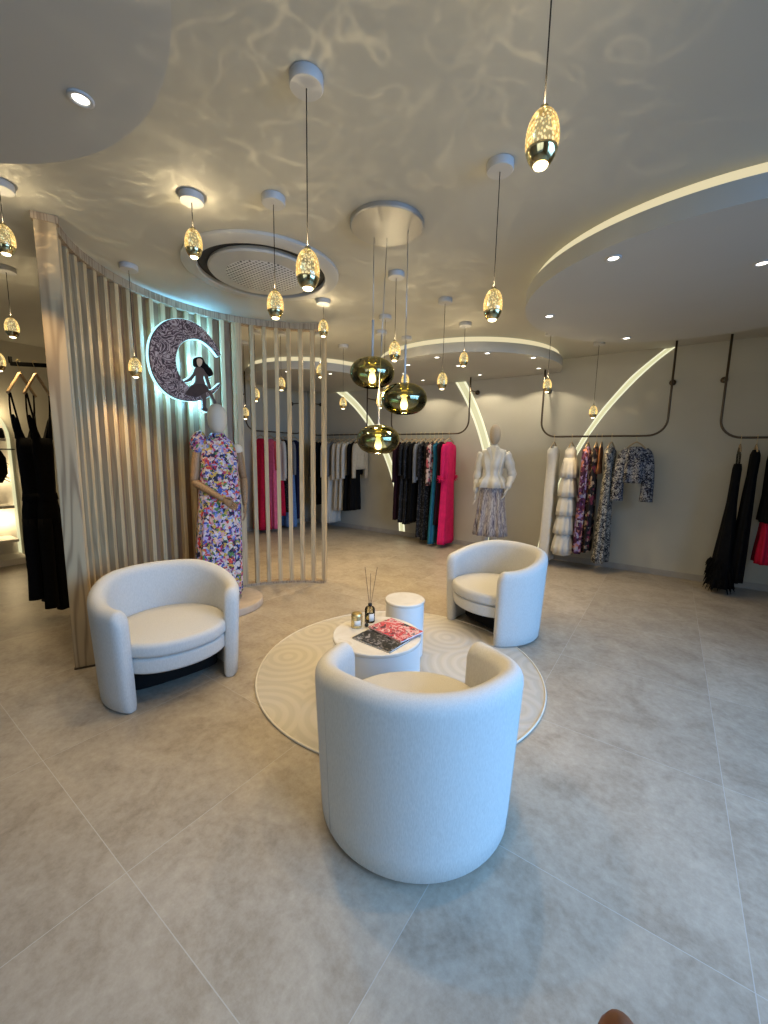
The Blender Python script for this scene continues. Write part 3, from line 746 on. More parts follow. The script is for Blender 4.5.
def slat(deg, w, d, name='slat'):
    bm = bm_new()
    box(bm, (0, 0, (0.022 + CEIL - 0.062) / 2), (d, w, CEIL - 0.084), bevel=0.003)
    o = obj(name, bm, 'ash', t, smooth=False)
    p = ppt(deg, PR - 0.005 if d > 0.05 else PR - 0.012); o.location = (p.x, p.y, 0); o.rotation_euler = (0, 0, pang(deg))
    return o
a = -57.0
while a < 23.5:
    slat(a, 0.040, 0.056); a += 4.95
slat(23.4, 0.035, 0.085)
for k in range(8):
    slat(24.3 + 5.5 * k + 0.2, 0.042, 0.075)
bm = bm_new(); box(bm, (0, 0, (CEIL - 0.03) / 2), (0.11, 0.035, CEIL - 0.03), bevel=0.003); o = obj('end_post', bm, 'ash_post', t, smooth=False)
p = ppt(-63.6, PR + 0.0); o.location = (p.x, p.y, 0.01); o.rotation_euler = (0, 0, pang(-63.6))
bm = bm_new(); box(bm, (0, 0, CEIL - 0.022), (0.13, 0.05, 0.04)); o = obj('post_cap', bm, 'ash_top', t, smooth=False); o.location = (p.x, p.y, 0); o.rotation_euler = (0, 0, pang(-63.6))
bm = bm_new(); box(bm, (0, 0, 0.006), (0.12, 0.045, 0.012)); o = obj('foot_plate', bm, 'bronze', t, smooth=False); o.location = (p.x, p.y, 0); o.rotation_euler = (0, 0, pang(-63.6))

# ------------------------------------------------------------------ moon sign
SG = {
'moon_out':[(0.463, 0.182), (0.415, 0.261), (0.328, 0.35), (0.22, 0.409), (0.085, 0.415), (-0.038, 0.373), (-0.124, 0.3), (-0.189, 0.2), (-0.219, 0.083), (-0.218, -0.021), (-0.195, -0.122), (-0.133, -0.22), (-0.039, -0.283), (0.077, -0.305), (0.202, -0.29), (0.318, -0.239), (0.405, -0.167), (0.455, -0.099)],
'moon_in':[(0.371, -0.172), (0.286, -0.206), (0.19, -0.211), (0.107, -0.172), (0.043, -0.111), (0.007, -0.02), (0.005, 0.069), (0.036, 0.164), (0.098, 0.236), (0.183, 0.276), (0.269, 0.279), (0.356, 0.241), (0.413, 0.194), (0.44, 0.165)],
'hair':[(0.172, 0.052), (0.181, 0.089), (0.221, 0.112), (0.261, 0.109), (0.283, 0.073), (0.314, 0.05), (0.354, 0.012), (0.364, -0.028), (0.326, -0.052), (0.287, -0.021), (0.264, 0.011), (0.24, 0.019), (0.201, 0.015), (0.178, 0.018)],
'face':[(0.199, 0.064), (0.204, 0.087), (0.228, 0.097), (0.252, 0.09), (0.254, 0.065), (0.241, 0.036), (0.222, 0.021), (0.205, 0.033)],
'torso':[(0.209, 0.023), (0.188, -0.002), (0.167, -0.049), (0.126, -0.098), (0.079, -0.131), (0.086, -0.144), (0.14, -0.117), (0.189, -0.059), (0.187, -0.117), (0.169, -0.156), (0.273, -0.141), (0.263, -0.076), (0.278, -0.045), (0.304, -0.114), (0.321, -0.168), (0.341, -0.161), (0.324, -0.096), (0.292, -0.006), (0.248, 0.016), (0.241, 0.029)],
'skirt':[(0.169, -0.149), (0.121, -0.184), (0.081, -0.24), (0.072, -0.255), (0.125, -0.263), (0.187, -0.265), (0.253, -0.225), (0.303, -0.196), (0.307, -0.173), (0.273, -0.134)],
'leg1':[(0.229, -0.228), (0.242, -0.285), (0.247, -0.344), (0.238, -0.375), (0.286, -0.393), (0.295, -0.377), (0.277, -0.341), (0.283, -0.281), (0.283, -0.214)],
'leg2':[(0.295, -0.197), (0.326, -0.23), (0.349, -0.273), (0.373, -0.308), (0.391, -0.291), (0.367, -0.248), (0.344, -0.198), (0.312, -0.18)],
}
t = thing('wall_sign', 'backlit crescent moon sign with a seated girl figure on the slats', 'sign', (-3.80, 2.03, 2.28))
# sign plane: local outline (u,v) -> world (0, u, v), thickness along +x
SM = Matrix(((0, 0, 1, 0), (1, 0, 0, 0), (0, 1, 0, 0), (0, 0, 0, 1)))
def sm(pts, n=5): return [(p.x, p.y) for p in smoothpts([(a, b, 0) for a, b in pts], n, True)]
def grow(pts, d):
    P = [Vector((a, b)) for a, b in pts]; k = len(P)
    ar = sum(P[i].x * P[(i + 1) % k].y - P[(i + 1) % k].x * P[i].y for i in range(k))
    out = []
    for i in range(k):
        tg = (P[(i + 1) % k] - P[i - 1]).normalized()
        nn = Vector((tg.y, -tg.x)) * (1 if ar > 0 else -1)
        out.append((P[i].x + nn.x * d, P[i].y + nn.y * d))
    return out
outer = [(p.x, p.y) for p in smoothpts([(a, b, 0) for a, b in SG['moon_out']], 5)]
inner = [(p.x, p.y) for p in smoothpts([(a, b, 0) for a, b in SG['moon_in']], 5)]
moon = outer + inner
bm = bm_new(); prism(bm, moon, 0.0, 0.012, SM); cm = obj('crescent', bm, 'crescent', t, smooth=False)
bm = bm_new(); prism(bm, grow(moon, 0.006), -0.006, 0.0, SM); obj('dark_rim', bm, 'logo_edge', cm, smooth=False)
bm = bm_new(); prism(bm, grow(moon, 0.010), -0.045, -0.006, SM); prism(bm, grow(sm(SG['leg1']), 0.010), -0.044, -0.006, SM); prism(bm, grow(sm(SG['torso']), 0.008), -0.0435, -0.006, SM); prism(bm, grow(sm(SG['hair']), 0.008), -0.0438, -0.006, SM)
obj('halo_light', bm, 'halo', t, smooth=False)
fig = bm_new(); prism(fig, sm(SG['torso']), -0.005, 0.017, SM); figo = obj('seated_figure', fig, 'logo_top', t, smooth=False)
bm = bm_new(); prism(bm, sm(SG['leg1']), -0.004, 0.016, SM); prism(bm, sm(SG['leg2']), -0.004, 0.0155, SM); obj('legs', bm, 'logo_top', figo, smooth=False)
bm = bm_new(); prism(bm, sm(SG['skirt']), -0.004, 0.021, SM); obj('skirt', bm, 'logo_dress', figo, smooth=False)
bm = bm_new(); prism(bm, sm(SG['hair']), -0.004, 0.020, SM); obj('hair', bm, 'logo_hair', figo, smooth=False)
bm = bm_new(); prism(bm, sm(SG['face']), 0.0, 0.023, SM); obj('face', bm, 'logo_skin', figo, smooth=False)
# standoff pins to the slats
bm = bm_new()
for (u, v) in ((-0.12, 0.05), (0.05, -0.24), (0.13, 0.33)):
    tube(bm, [(-0.022, u, v), (-0.12, u, v)], 0.006, 8)
obj('standoff_pins', bm, 'steel', t)
for (dy, dz, e) in ((-0.10, 0.2, 2.4), (-0.05, -0.2, 2.4), (0.24, 0.05, 2.8), (0.22, -0.30, 2.4), (0.30, 0.36, 2.0)):
    l = bpy.data.lights.new('halo_glow', 'POINT'); l.energy = e * 4.2; l.color = (0.16, 0.56, 1.0); l.shadow_soft_size = 0.03
    lo = bpy.data.objects.new('halo_glow', l); col.objects.link(lo); lo.location = (-3.80 - 0.058, 2.03 + dy, 2.28 + dz)
    if dy == 0.24 : lo.location.x += 0.0

# ------------------------------------------------------------------ rug
RUG = (-1.466, 2.304); RUGT = 0.008
bm = bm_new(); lathe(bm, [(0.985, 0.0), (0.985, RUGT * 0.6), (0.978, RUGT), (0.6, RUGT)], 120, cap0=True); o = obj('round_rug', bm, ['rug'], smooth=False); o.location = (RUG[0], RUG[1], 0.0005)
tag(o, 'round cream rug with looping relief pattern under the tables', 'rug')
bm = bm_new()
tube(bm, [(0.983 * math.cos(2 * PI * i / 120), 0.983 * math.sin(2 * PI * i / 120), RUGT) for i in range(121)], 0.006, 8); obj('bound_edge', bm, 'rug_edge', o)

# ------------------------------------------------------------------ tub chairs
def tub_chair(x, y, ang, label, z=0.0):
    """ang: heading of the open front; local +x is the front"""
    t = thing('tub_armchair', label, 'armchair', (x, y, z), ang, 'cream tub armchairs')
    HB, HF = 0.715, 0.615; half = R(121); rc = 0.358; th = 0.045; FL = 0.026
    def height(a):
        u = min(1, max(0, (abs(a) - R(35)) / (half - R(35))))
        return HB + (HF - HB) * u * u * (3 - 2 * u)
    def section(a, H):
        """half section of the padded wall: (offset from the centre line, height, flare)"""
        n = 10
        prof = [(th * 0.70, 0.004), (th * 0.95, 0.016), (th * 1.0, 0.10), (th * 1.08, H - 0.12)]
        for i in range(n + 1):
            u = PI * i / n
            prof.append((th * 1.08 * math.cos(u), H - 0.058 + 0.058 * math.sin(u)))
        prof += [(-th * 1.05, H - 0.16), (-th * 1.0, 0.10), (-th * 0.93, 0.02), (-th * 0.7, 0.004)]
        return [(dr, zz, FL * zz / HB) for dr, zz in prof]
    rs = []
    na = 48
    for i in range(na + 1):
        a = -half + 2 * half * i / na
        rs.append([(-(rc + dr + fl) * math.cos(a), (rc + dr + fl) * math.sin(a), zz) for dr, zz, fl in section(a, height(a))])
    def tip(a, sgn):
        out = []
        tx, ty = math.sin(a), math.cos(a)
        for k in range(1, 9):
            u = k / 8 * PI / 2
            adv = 0.055 * math.sin(u) * sgn; sh = max(math.cos(u) ** 0.55, 0.02)
            ring = []
            for dr, zz, fl in section(a, HF):
                zq = zz if zz < HF - 0.2 else zz - (1 - math.cos(u)) * 0.095 * ((zz - (HF - 0.2)) / 0.2)
                r = rc + dr * sh + fl
                ring.append((-r * math.cos(a) + tx * adv, r * math.sin(a) + ty * adv, zq))
            out.append(ring)
        return out
    rs = tip(-half, -1)[::-1] + rs + tip(half, 1)
    bm = bm_new(); rings(bm, rs); obj('curved_shell', bm, 'linen', t, angle=60)
    def edge_line(dr, dz):
        out = []
        for i in range(61):
            a = -half + 2 * half * i / 60
            H = height(a); r = rc + dr + FL * (H - dz) / HB
            out.append((-r * math.cos(a), r * math.sin(a), H - dz))
        return out
    bm = bm_new(); tube(bm, edge_line(th * 0.80, 0.0235), 0.0016, 6)
    for a in (-R(60), R(60)):
        H = height(a)
        tube(bm, [(-(rc + th * (1.0 + 0.08 * k / 9) + FL * zz / HB) * math.cos(a), (rc + th * (1.0 + 0.08 * k / 9) + FL * zz / HB) * math.sin(a), zz) for k, zz in enumerate([0.03 + (H - 0.10) * k / 9 for k in range(10)])], 0.0014, 5)
    obj('piping', bm, 'seam', t)
    # seat cushion and base, D shaped, front bulges out between the arms
    def dshape(rr, front, n=40):
        out = []
        for i in range(n):
            a = 2 * PI * i / n
            c_ = math.cos(a)
            out.append((rr * c_ if c_ < 0 else (0.6 * rr * c_ ** 0.55 + front * c_), rr * math.sin(a)))
        return out
    def slab(z0, z1, rr, front, rnd, dome=0.0):
        b = bm_new(); R_ = []
        for k in range(5):
            u = PI / 2 * k / 4; R_.append((rr - rnd * (1 - math.sin(u)), z0 + rnd * (1 - math.cos(u))))
        for k in range(5):
            u = PI / 2 * k / 4; R_.append((rr - rnd * (1 - math.cos(u)), z1 - rnd * (1 - math.sin(u))))
        for k in range(1, 5):
            f = 1 - k / 5; R_.append(((rr - rnd) * f, z1 + dome * (1 - f * f)))
        rings(b, [[(p[0], p[1], zz) for p in dshape(q, front * q / rr)] for q, zz in R_])
        return b
    ri = rc - th * 1.0 + FL * 0.4
    c = obj('seat_cushion', slab(0.312, 0.405, ri + 0.004, 0.135, 0.03, 0.022), 'linen', t)
    obj('seat_base', slab(0.212, 0.310, ri - 0.004, 0.125, 0.02), 'linen', t)
    obj('void_shade', slab(0.05, 0.211, ri - 0.05, -0.05, 0.005), 'void_shade', t, smooth=False)  # black block added so the open space under the seat reads as shade
    return t
tub_chair(-2.57, 1.255, math.atan2(-0.20, 0.98), 'cream tub armchair in front of the slatted screen, seen from its front')
tub_chair(-1.175, 3.335, math.atan2(-0.90, -0.44), 'cream tub armchair on the far side of the rug facing the camera', RUGT)
tub_chair(-0.803, 1.405, math.atan2(0.79, -0.61), 'nearest cream tub armchair with its back to the camera', RUGT)

# ------------------------------------------------------------------ tables and what lies on them
TZ = 0.38; TC = (-1.405, 1.945); TR = 0.277
def drum_table(x, y, r, h, name, label):
    t = thing(name, label, 'table', (x, y, RUGT + 0.0008))
    bm = bm_new(); lathe(bm, [(r - 0.01, 0), (r - 0.004, 0.006), (r - 0.004, h - 0.022)], 64); obj('drum', bm, 'table_side', t, angle=40)
    bm = bm_new(); lathe(bm, [(r - 0.002, h - 0.022), (r, h - 0.019), (r, h - 0.004), (r - 0.004, h)], 64); obj('table_top', bm, 'marble', t, angle=40)
drum_table(TC[0], TC[1], TR, TZ, 'coffee_table', 'low round white drum coffee table holding magazines and candle')
SC = (-1.53, 2.465); drum_table(SC[0], SC[1], 0.147, 0.43, 'side_table', 'smaller round white drum side table behind the coffee table')
TT = RUGT + 0.0008 + TZ
def magazine(cx, cy, w, h, ang, z, mat, label, tilt=0):
    t = thing('magazine', label, 'magazine', (cx, cy, z), ang, 'magazines on the coffee table')
    bm = bm_new(); box(bm, (0, 0, 0.005), (w - 0.004, h - 0.004, 0.007)); obj('pages', bm, 'paper', t, smooth=False)
    bm = bm_new(); box(bm, (0, 0, 0.00925), (w, h, 0.0015)); box(bm, (0, 0, 0.00075), (w, h, 0.0015)); box(bm, (-w / 2 + 0.0008, 0, 0.005), (0.0016, h, 0.01)); obj('cover', bm, mat, t, smooth=False)
    t.rotation_euler[1] = tilt
    return t
magazine(-1.335, 1.89, 0.285, 0.20, R(-3), TT + 0.0006, 'bwcover', 'black and white floral magazine nearest the armchair back')
magazine(-1.325, 2.035, 0.285, 0.205, R(-10), TT + 0.0115, 'redcover', 'red and pink magazine on the right of the coffee table')
# candle
t = thing('scented_candle', 'gold glass candle jar with brass lid on coffee table', 'candle', (-1.57, 1.945, TT + 0.0005))
bm = bm_new(); lathe(bm, [(0.034, 0), (0.037, 0.004), (0.037, 0.075), (0.034, 0.078)], 32); obj('jar', bm, 'candle_gold', t, angle=40)
bm = bm_new(); lathe(bm, [(0.036, 0.0785), (0.036, 0.088), (0.031, 0.094), (0.010, 0.096)], 32); obj('lid', bm, 'brass', t, angle=40)
bm = bm_new(); sector(bm, (0, 0), R(-75), R(-10), 0.0372, 0.0378, 0.02, 0.055, 8); obj('label_patch', bm, 'label', t)
# diffuser
t = thing('reed_diffuser', 'amber glass reed diffuser bottle with dark reeds on coffee table', 'diffuser', (-1.555, 2.065, TT + 0.0005))
bm = bm_new(); lathe(bm, [(0.032, 0), (0.034, 0.004), (0.034, 0.09), (0.028, 0.102), (0.012, 0.108), (0.012, 0.116)], 32, cap1=False); obj('bottle', bm, 'amber', t, angle=50)
bm = bm_new(); lathe(bm, [(0.031, 0.004), (0.031, 0.05)], 24); obj('fragrance_oil', bm, 'amber', t)
bm = bm_new(); lathe(bm, [(0.0135, 0.110), (0.0135, 0.126), (0.004, 0.127)], 20); obj('collar', bm, 'black_lac', t)
bm = bm_new(); sector(bm, (0, 0), R(-60), R(0), 0.0342, 0.0348, 0.015, 0.065, 8); obj('label_patch', bm, 'label', t)
for dx, dy, hh in ((-0.030, -0.02, 0.375), (-0.005, 0.01, 0.33), (0.035, 0.028, 0.375), (0.03, 0.03, 0.36)):
    bm = bm_new(); tube(bm, [(-dx * 0.2, -dy * 0.2, 0.02), (dx, dy, hh)], 0.0018, 6); obj('reed', bm, 'reed', t)
bm = bm_new(); lathe(bm, [(0.003, 0), (0.010, 0.003), (0.014, 0.012), (0.011, 0.021), (0.004, 0.025)], 20); o = obj('bottle_stopper', bm, 'black_lac'); o.location = (-1.52, 1.985, TT + 0.0005); tag(o, 'small round black stopper beside the candle', 'stopper')

# ------------------------------------------------------------------ garment rails
def rail(name, label, x0, x1, y, zb, ztop, brz, wall, axis='x', rb=0.20, left=True, right=True, ztl=None, ztr=None):
    """U shaped tube: two uprights from above, rounded corners, a bar; short arms to the wall"""
    t = thing(name, label, 'clothes rail', (0, 0, 0), 0, 'bronze tube clothes rails')
    def P(u, z): return (u, y, z) if axis == 'x' else (y, u, z)
    path = []
    zl = ztl or ztop; zr = ztr or ztop
    if left:
        path += [P(x0, zl), P(x0, zb + rb + 0.3), P(x0, zb + rb)]
        path += [P(x0 + rb * (1 - math.cos(a)), zb + rb * (1 - math.sin(a))) for a in [PI / 2 * k / 8 for k in range(1, 9)]]
    else: path += [P(x0, zb)]
    if right:
        path += [P(x1 - rb * (1 - math.sin(a)), zb + rb * (1 - math.cos(a))) for a in [PI / 2 * k / 8 for k in range(0, 9)]]
        path += [P(x1, zb + rb + 0.3), P(x1, zr)]
    else: path += [P(x1, zb)]
    bm = bm_new(); tube(bm, path, 0.0125, 10); obj('tube', bm, 'bronze', t)
    for u, on in ((x0, left), (x1, right)):
        if not on: continue
        bm = bm_new()
        a, b = P(u, brz), (Vector((u, wall, brz)) if axis == 'x' else Vector((wall, u, brz)))
        d = (Vector(b) - Vector(a)).normalized()
        tube(bm, [a, Vector(b) - d * 0.012], 0.009, 8); tube(bm, [Vector(b) - d * 0.016, Vector(b) - d * 0.001], 0.036, 20); obj('wall_bracket', bm, 'bronze', t)
    return t
YR = 6.0
rail('clothes_rail', 'clothes rail carrying black sequin dresses and pink gown', -4.10, -2.645, YR, 1.855, 2.699, 2.51, WALLY, ztl=2.70)
rail('clothes_rail', 'clothes rail carrying white gowns and black and white prints', -1.55, -0.09, YR, 1.79, CEIL - 0.001, 2.45, WALLY)
rail('clothes_rail', 'clothes rail with black evening gowns at the right edge', 0.405, 1.87, YR, 1.76, CEIL - 0.001, 2.44, WALLY)
rail('clothes_rail', 'clothes rail carrying pale shirts and black trousers at far left', -6.10, -4.645, YR, 1.865, CEIL - 0.001, 2.51, WALLY)
rail('clothes_rail', 'clothes rail on the left wall with red gown behind the slats', 4.50, 5.86, -6.17, 1.885, CEIL - 0.001, 2.50, -6.5, axis='y')

# ------------------------------------------------------------------ garments
def hanger(px, py, pz, ang, label, w=0.20, mat='hanger_wood', group='hangers', drop=0.077, rad=0.0085, power=1.4):
    """hook over the bar at (px,py,pz); local x runs along the shoulders"""
    t = thing('clothes_hanger', label, 'hanger', (px, py, pz), ang, group)
    bm = bm_new()
    hk = [(0.012, 0, 0.012), (0.013, 0, 0.020), (0.006, 0, 0.0265), (-0.004, 0, 0.026), (-0.0165, 0, 0.016), (-0.0165, 0, 0.0), (-0.006, 0, -0.03), (0, 0, -0.05), (0, 0, -0.088)]
    tube(bm, [(p[0] + 0.0, p[1], p[2] - 0.008) for p in smoothpts(hk, 4)], 0.002, 6); obj('hook', bm, 'brass', t)
    bm = bm_new()
    pts = [(q * w, 0, -0.088 - drop * abs(q) ** power) for q in (-1, -0.6, -0.25, 0, 0.25, 0.6, 1)]
    tube(bm, smoothpts(pts, 4), rad, 8); obj('shoulder_bar', bm, mat, t)
    return t

def cloth_ring(z, w, d, n, folds, amp, ph, ox=0, oy=0):
    out = []
    for i in range(n):
        a = 2 * PI * i / n
        c, s = math.cos(a), math.sin(a)
        cx = math.copysign(abs(c) ** 0.75, c); sy = math.copysign(abs(s) ** 0.75, s)
        k = 1 + amp * math.sin(folds * a + ph) + 0.4 * amp * math.sin((folds * 2 + 1) * a + ph * 2.3)
        out.append((ox + w * cx * (1 + amp * 0.3 * math.sin(folds * a + ph)), oy + d * sy * k, z))
    return out

def cloth(bm, rows, n=40, folds=7, amp=0.25, seed=0, cap=True):
    """rows: (dz, half width, half depth[, ox, oy]); folds deepen towards the hem"""
    rnd = random.Random(seed); ph = rnd.uniform(0, 6)
    # resample
    rr = []
    for a, b in zip(rows, rows[1:]):
        a = tuple(a) + (0,) * (5 - len(a)); b = tuple(b) + (0,) * (5 - len(b))
        k = max(1, int(abs(a[0] - b[0]) / 0.07))
        for j in range(k):
            u = j / k; rr.append([p + (q - p) * u for p, q in zip(a, b)])
    rr.append(list(tuple(rows[-1]) + (0,) * (5 - len(rows[-1]))))
    L = abs(rr[-1][0] - rr[0][0]) or 1
    rs = []
    for q in rr:
        u = abs(q[0] - rr[0][0]) / L
        rs.append(cloth_ring(q[0], q[1], q[2], n, folds, amp * min(1, 0.1 + 1.2 * u), ph + 0.7 * u, q[3], q[4]))
    rings(bm, rs, cap, cap)

def sleeve_bm(sx, w, z0, L, r0=0.05, r1=0.045, out=0.03, fwd=0.0, flare=0):
    bm = bm_new()
    x = sx * (w - 0.02)
    path = [(x - sx * 0.02, 0, z0 + 0.005), (x + sx * out * 0.6, fwd * 0.1, z0 - 0.06), (x + sx * out * 1.2, fwd * 0.4, z0 - L * 0.45), (x + sx * out * 1.3, fwd * 0.8, z0 - L * 0.8), (x + sx * out * 1.3, fwd, z0 - L)]
    pp = smoothpts(path, 3); k = len(pp)
    tube(bm, pp, [((r0 + (r1 - r0) * i / (k - 1) + (flare * (i / (k - 1)) ** 3)), (r0 + (r1 - r0) * i / (k - 1)) * 0.7) for i in range(k)], 12)
    return bm

def garment(name, label, cat, px, pz, kind, mat, L, ang=PI / 2, py=YR, group='clothes', w=0.175, d=0.03, hem_w=None, hem_d=None, sleeves=0, folds=7, amp=0.25, sleeve_mat=None, lower=None, waist=None, seed=None, hw=None, hmat='hanger_wood', lean=(0, 0), hcol=None):
    seed = seed if seed is not None else int((px + 20) * 100) % 997
    hem_w = hem_w or w * 1.1; hem_d = hem_d or d * 1.25
    hanger(px, py, pz, ang, 'hanger carrying the ' + (hcol or label.split(' on ')[0].split(' at ')[0].split(' with ')[0]), hw or w * 0.92, hmat, 'hangers on ' + group)
    top = -0.145
    waist = waist or 0.80
    bm = bm_new()
    zL = -L
    lx, ly = lean
    if kind == 'gown':
        rows = [(top, 0.06, d * 0.6), (top - 0.025, 0.09, d * 0.8), (top - 0.055, w, d), (top - 0.12, w * 0.98, d * 1.05), (-0.42, w * waist, d, lx * 0.15, ly * 0.15), (-0.62, w * (waist + 0.06), d * 1.15, lx * .35, ly * .35), (zL, hem_w, hem_d, lx, ly)]
    elif kind == 'strap':
        rows = [(-0.30, w * 0.55, d * 0.8), (-0.36, w * 0.72, d), (-0.5, w * waist, d, lx * .15, ly * .15), (-0.75, w * (waist + 0.05), d * 1.1, lx * .35, ly * .35), (zL, hem_w, hem_d, lx, ly)]
    else:      # top / jacket / shirt
        rows = [(top, 0.055, d * 0.6), (top - 0.025, 0.09, d * 0.9), (top - 0.055, w * 0.98, d), (top - 0.12, w, d * 1.1), (zL * 0.7, w * waist, d), (zL, hem_w, hem_d)]
    cloth(bm, rows, 40, folds, amp, seed)
    o = obj(name, bm, mat)
    o.location = (px, py, pz); o.rotation_euler = (0, 0, ang)
    tag(o, label, cat, group)
    if kind == 'strap':
        bm = bm_new()
        for s in (-1, 1):
            tube(bm, [(s * w * 0.40, 0.010, -0.31), (s * w * 0.42, 0.012, -0.20), (s * w * 0.40, 0.006, -0.115), (s * w * 0.43, -0.010, -0.20), (s * w * 0.40, -0.012, -0.31)], 0.005, 6)
        obj('shoulder_strap', bm, mat, o)
    if sleeves:
        for s in (-1, 1):
            obj('sleeve', sleeve_bm(s, w, top - 0.075, sleeves, 0.055, 0.042, 0.022), sleeve_mat or mat, o)
    if lower:      # a second piece below: skirt or trousers hung with the top
        lm, l0, l1, lw, ld = lower
        b2 = bm_new()
        cloth(b2, [(-l0 + 0.05, lw * 0.8, ld * 0.6), (-l0, lw * 0.85, ld * 0.7), (-l1, lw, ld)], 36, folds, amp, seed + 3)
        obj('lower_part', b2, lm, o)
    return o

g1 = 'clothes on the rail left of the pale mannequin'
Z1 = 1.855 + 0.0125
def G1(*a, **k): return garment(*a, group=g1, **k)
G1('coat', 'long plum black coat at the left end of the black dresses', 'coat', -3.90, Z1, 'gown', 'plum', 1.50, sleeves=0.62, hem_w=0.17, d=0.03, seed=1)
G1('evening_dress', 'black sequin dress next to the plum coat', 'dress', -3.775, Z1, 'gown', 'sequin', 1.53, sleeves=0.5, d=0.035, seed=2)
G1('evening_dress', 'black sequin dress second from the plum coat', 'dress', -3.68, Z1, 'gown', 'sequin', 1.55, sleeves=0.55, d=0.035, seed=3)
G1('evening_dress', 'black sequin dress third from the plum coat', 'dress', -3.58, Z1, 'gown', 'black', 1.50, sleeves=0.55, d=0.035, seed=4)
G1('blouse', 'short grey and black blouse among the black dresses', 'blouse', -3.49, Z1, 'top', 'grey', 0.78, sleeves=0.6, d=0.03, seed=5)
G1('evening_dress', 'long black lace dress right of the grey blouse', 'dress', -3.41, Z1, 'gown', 'lace', 1.74, sleeves=0.5, d=0.038, seed=6)
G1('evening_dress', 'second long black lace dress beside the pink floral blouse', 'dress', -3.315, Z1, 'gown', 'lace', 1.78, d=0.038, seed=7)
G1('blouse', 'pink floral blouse with black pattern over the teal gown', 'blouse', -3.235, Z1, 'top', 'pinkfloral', 0.86, sleeves=0.62, d=0.032, seed=8)
G1('evening_dress', 'teal blue long gown left of the hot pink gown', 'dress', -3.155, Z1, 'gown', 'teal', 1.82, d=0.03, hem_w=0.24, seed=9)
G1('evening_dress', 'dark plum dress squeezed beside the hot pink gown', 'dress', -3.085, Z1, 'gown', 'plum', 1.50, d=0.03, w=0.17, seed=10)
pk = G1('evening_dress', 'hot pink long gown with fluffy cuffs at the right end', 'dress', -2.965, Z1, 'gown', 'hotpink', 1.80, w=0.19, d=0.055, hem_w=0.225, hem_d=0.075, sleeves=0.55, folds=6, amp=0.2, seed=11)
def fluff(parent, mat, c, r, n, seed, stretch=1.0):
    rnd = random.Random(seed); bm = bm_new()
    for k in range(n):
        d = Vector((rnd.gauss(0, 1), rnd.gauss(0, 1), rnd.gauss(0, 1))).normalized()
        e = Vector(c) + Vector((d.x * r, d.y * r, d.z * r * stretch)) * rnd.uniform(0.7, 1.15)
        tube(bm, [c, Vector(c).lerp(e, 0.55) + Vector((0, 0, 0.01)), e], [0.004, 0.007, 0.002], 4)
    obj('fluffy_cuff', bm, mat, parent, smooth=False)
for s in (-1, 1): fluff(pk, 'hotpink', (s * 0.20, 0, -0.72), 0.085, 90, 20 + s)

g2 = 'clothes on the rail by the right lit wall arc'
Z2 = 1.79 + 0.0125
def G2(*a, **k): return garment(*a, group=g2, **k)
G2('evening_dress', 'plain ivory slim gown at the left end of its rail', 'dress', -1.36, Z2, 'gown', 'white', 1.74, w=0.17, d=0.065, hem_w=0.20, hem_d=0.085, folds=5, amp=0.12, seed=21)
tg = G2('evening_dress', 'white gown with tiered ruffles next to the plain ivory gown', 'dress', -1.135, Z2, 'gown', 'white', 1.62, w=0.18, d=0.06, hem_w=0.22, hem_d=0.11, folds=6, amp=0.1, seed=22)
for k in range(5):
    b2 = bm_new(); z0 = -0.30 - 0.255 * k
    cloth(b2, [(z0, 0.17 + 0.012 * k, 0.070 + 0.007 * k), (z0 - 0.10, 0.185 + 0.012 * k, 0.085 + 0.008 * k), (z0 - 0.265, 0.205 + 0.014 * k, 0.098 + 0.007 * k)], 60, 11, 0.16, 30 + k); obj('ruffle_tier', b2, 'white', tg)
G2('evening_dress', 'purple floral print dress right of the tiered white gown', 'dress', -0.935, Z2, 'gown', 'purplefloral', 1.57, w=0.18, d=0.045, hem_w=0.20, hem_d=0.055, sleeves=0.55, seed=23)
G2('evening_dress', 'black dress with scattered flowers next to the purple print', 'dress', -0.835, Z2, 'gown', 'blackfloral', 1.54, w=0.17, d=0.035, hem_w=0.19, hem_d=0.038, seed=24)
G2('camisole', 'short rust brown top between black floral and monochrome gowns', 'top', -0.775, Z2, 'top', 'rust', 0.50, w=0.13, d=0.018, seed=25)
G2('evening_dress', 'slim black and white patterned long gown beside the short jacket', 'dress', -0.66, Z2, 'gown', 'bw', 1.66, w=0.16, d=0.045, hem_w=0.19, hem_d=0.07, ang=R(80), waist=0.7, seed=26)
jk = garment('jacket', 'short black and white print jacket with full sleeves facing out', 'jacket', -0.385, Z2, 'top', 'bluebw', 0.60, ang=R(12), group=g2, w=0.12, d=0.075, hem_w=0.125, hem_d=0.08, waist=1.0, hw=0.10, seed=27)
for s in (-1, 1):
    obj('sleeve', sleeve_bm(s, 0.125, -0.21, 0.62, 0.06, 0.075, 0.045), 'bluebw', jk)

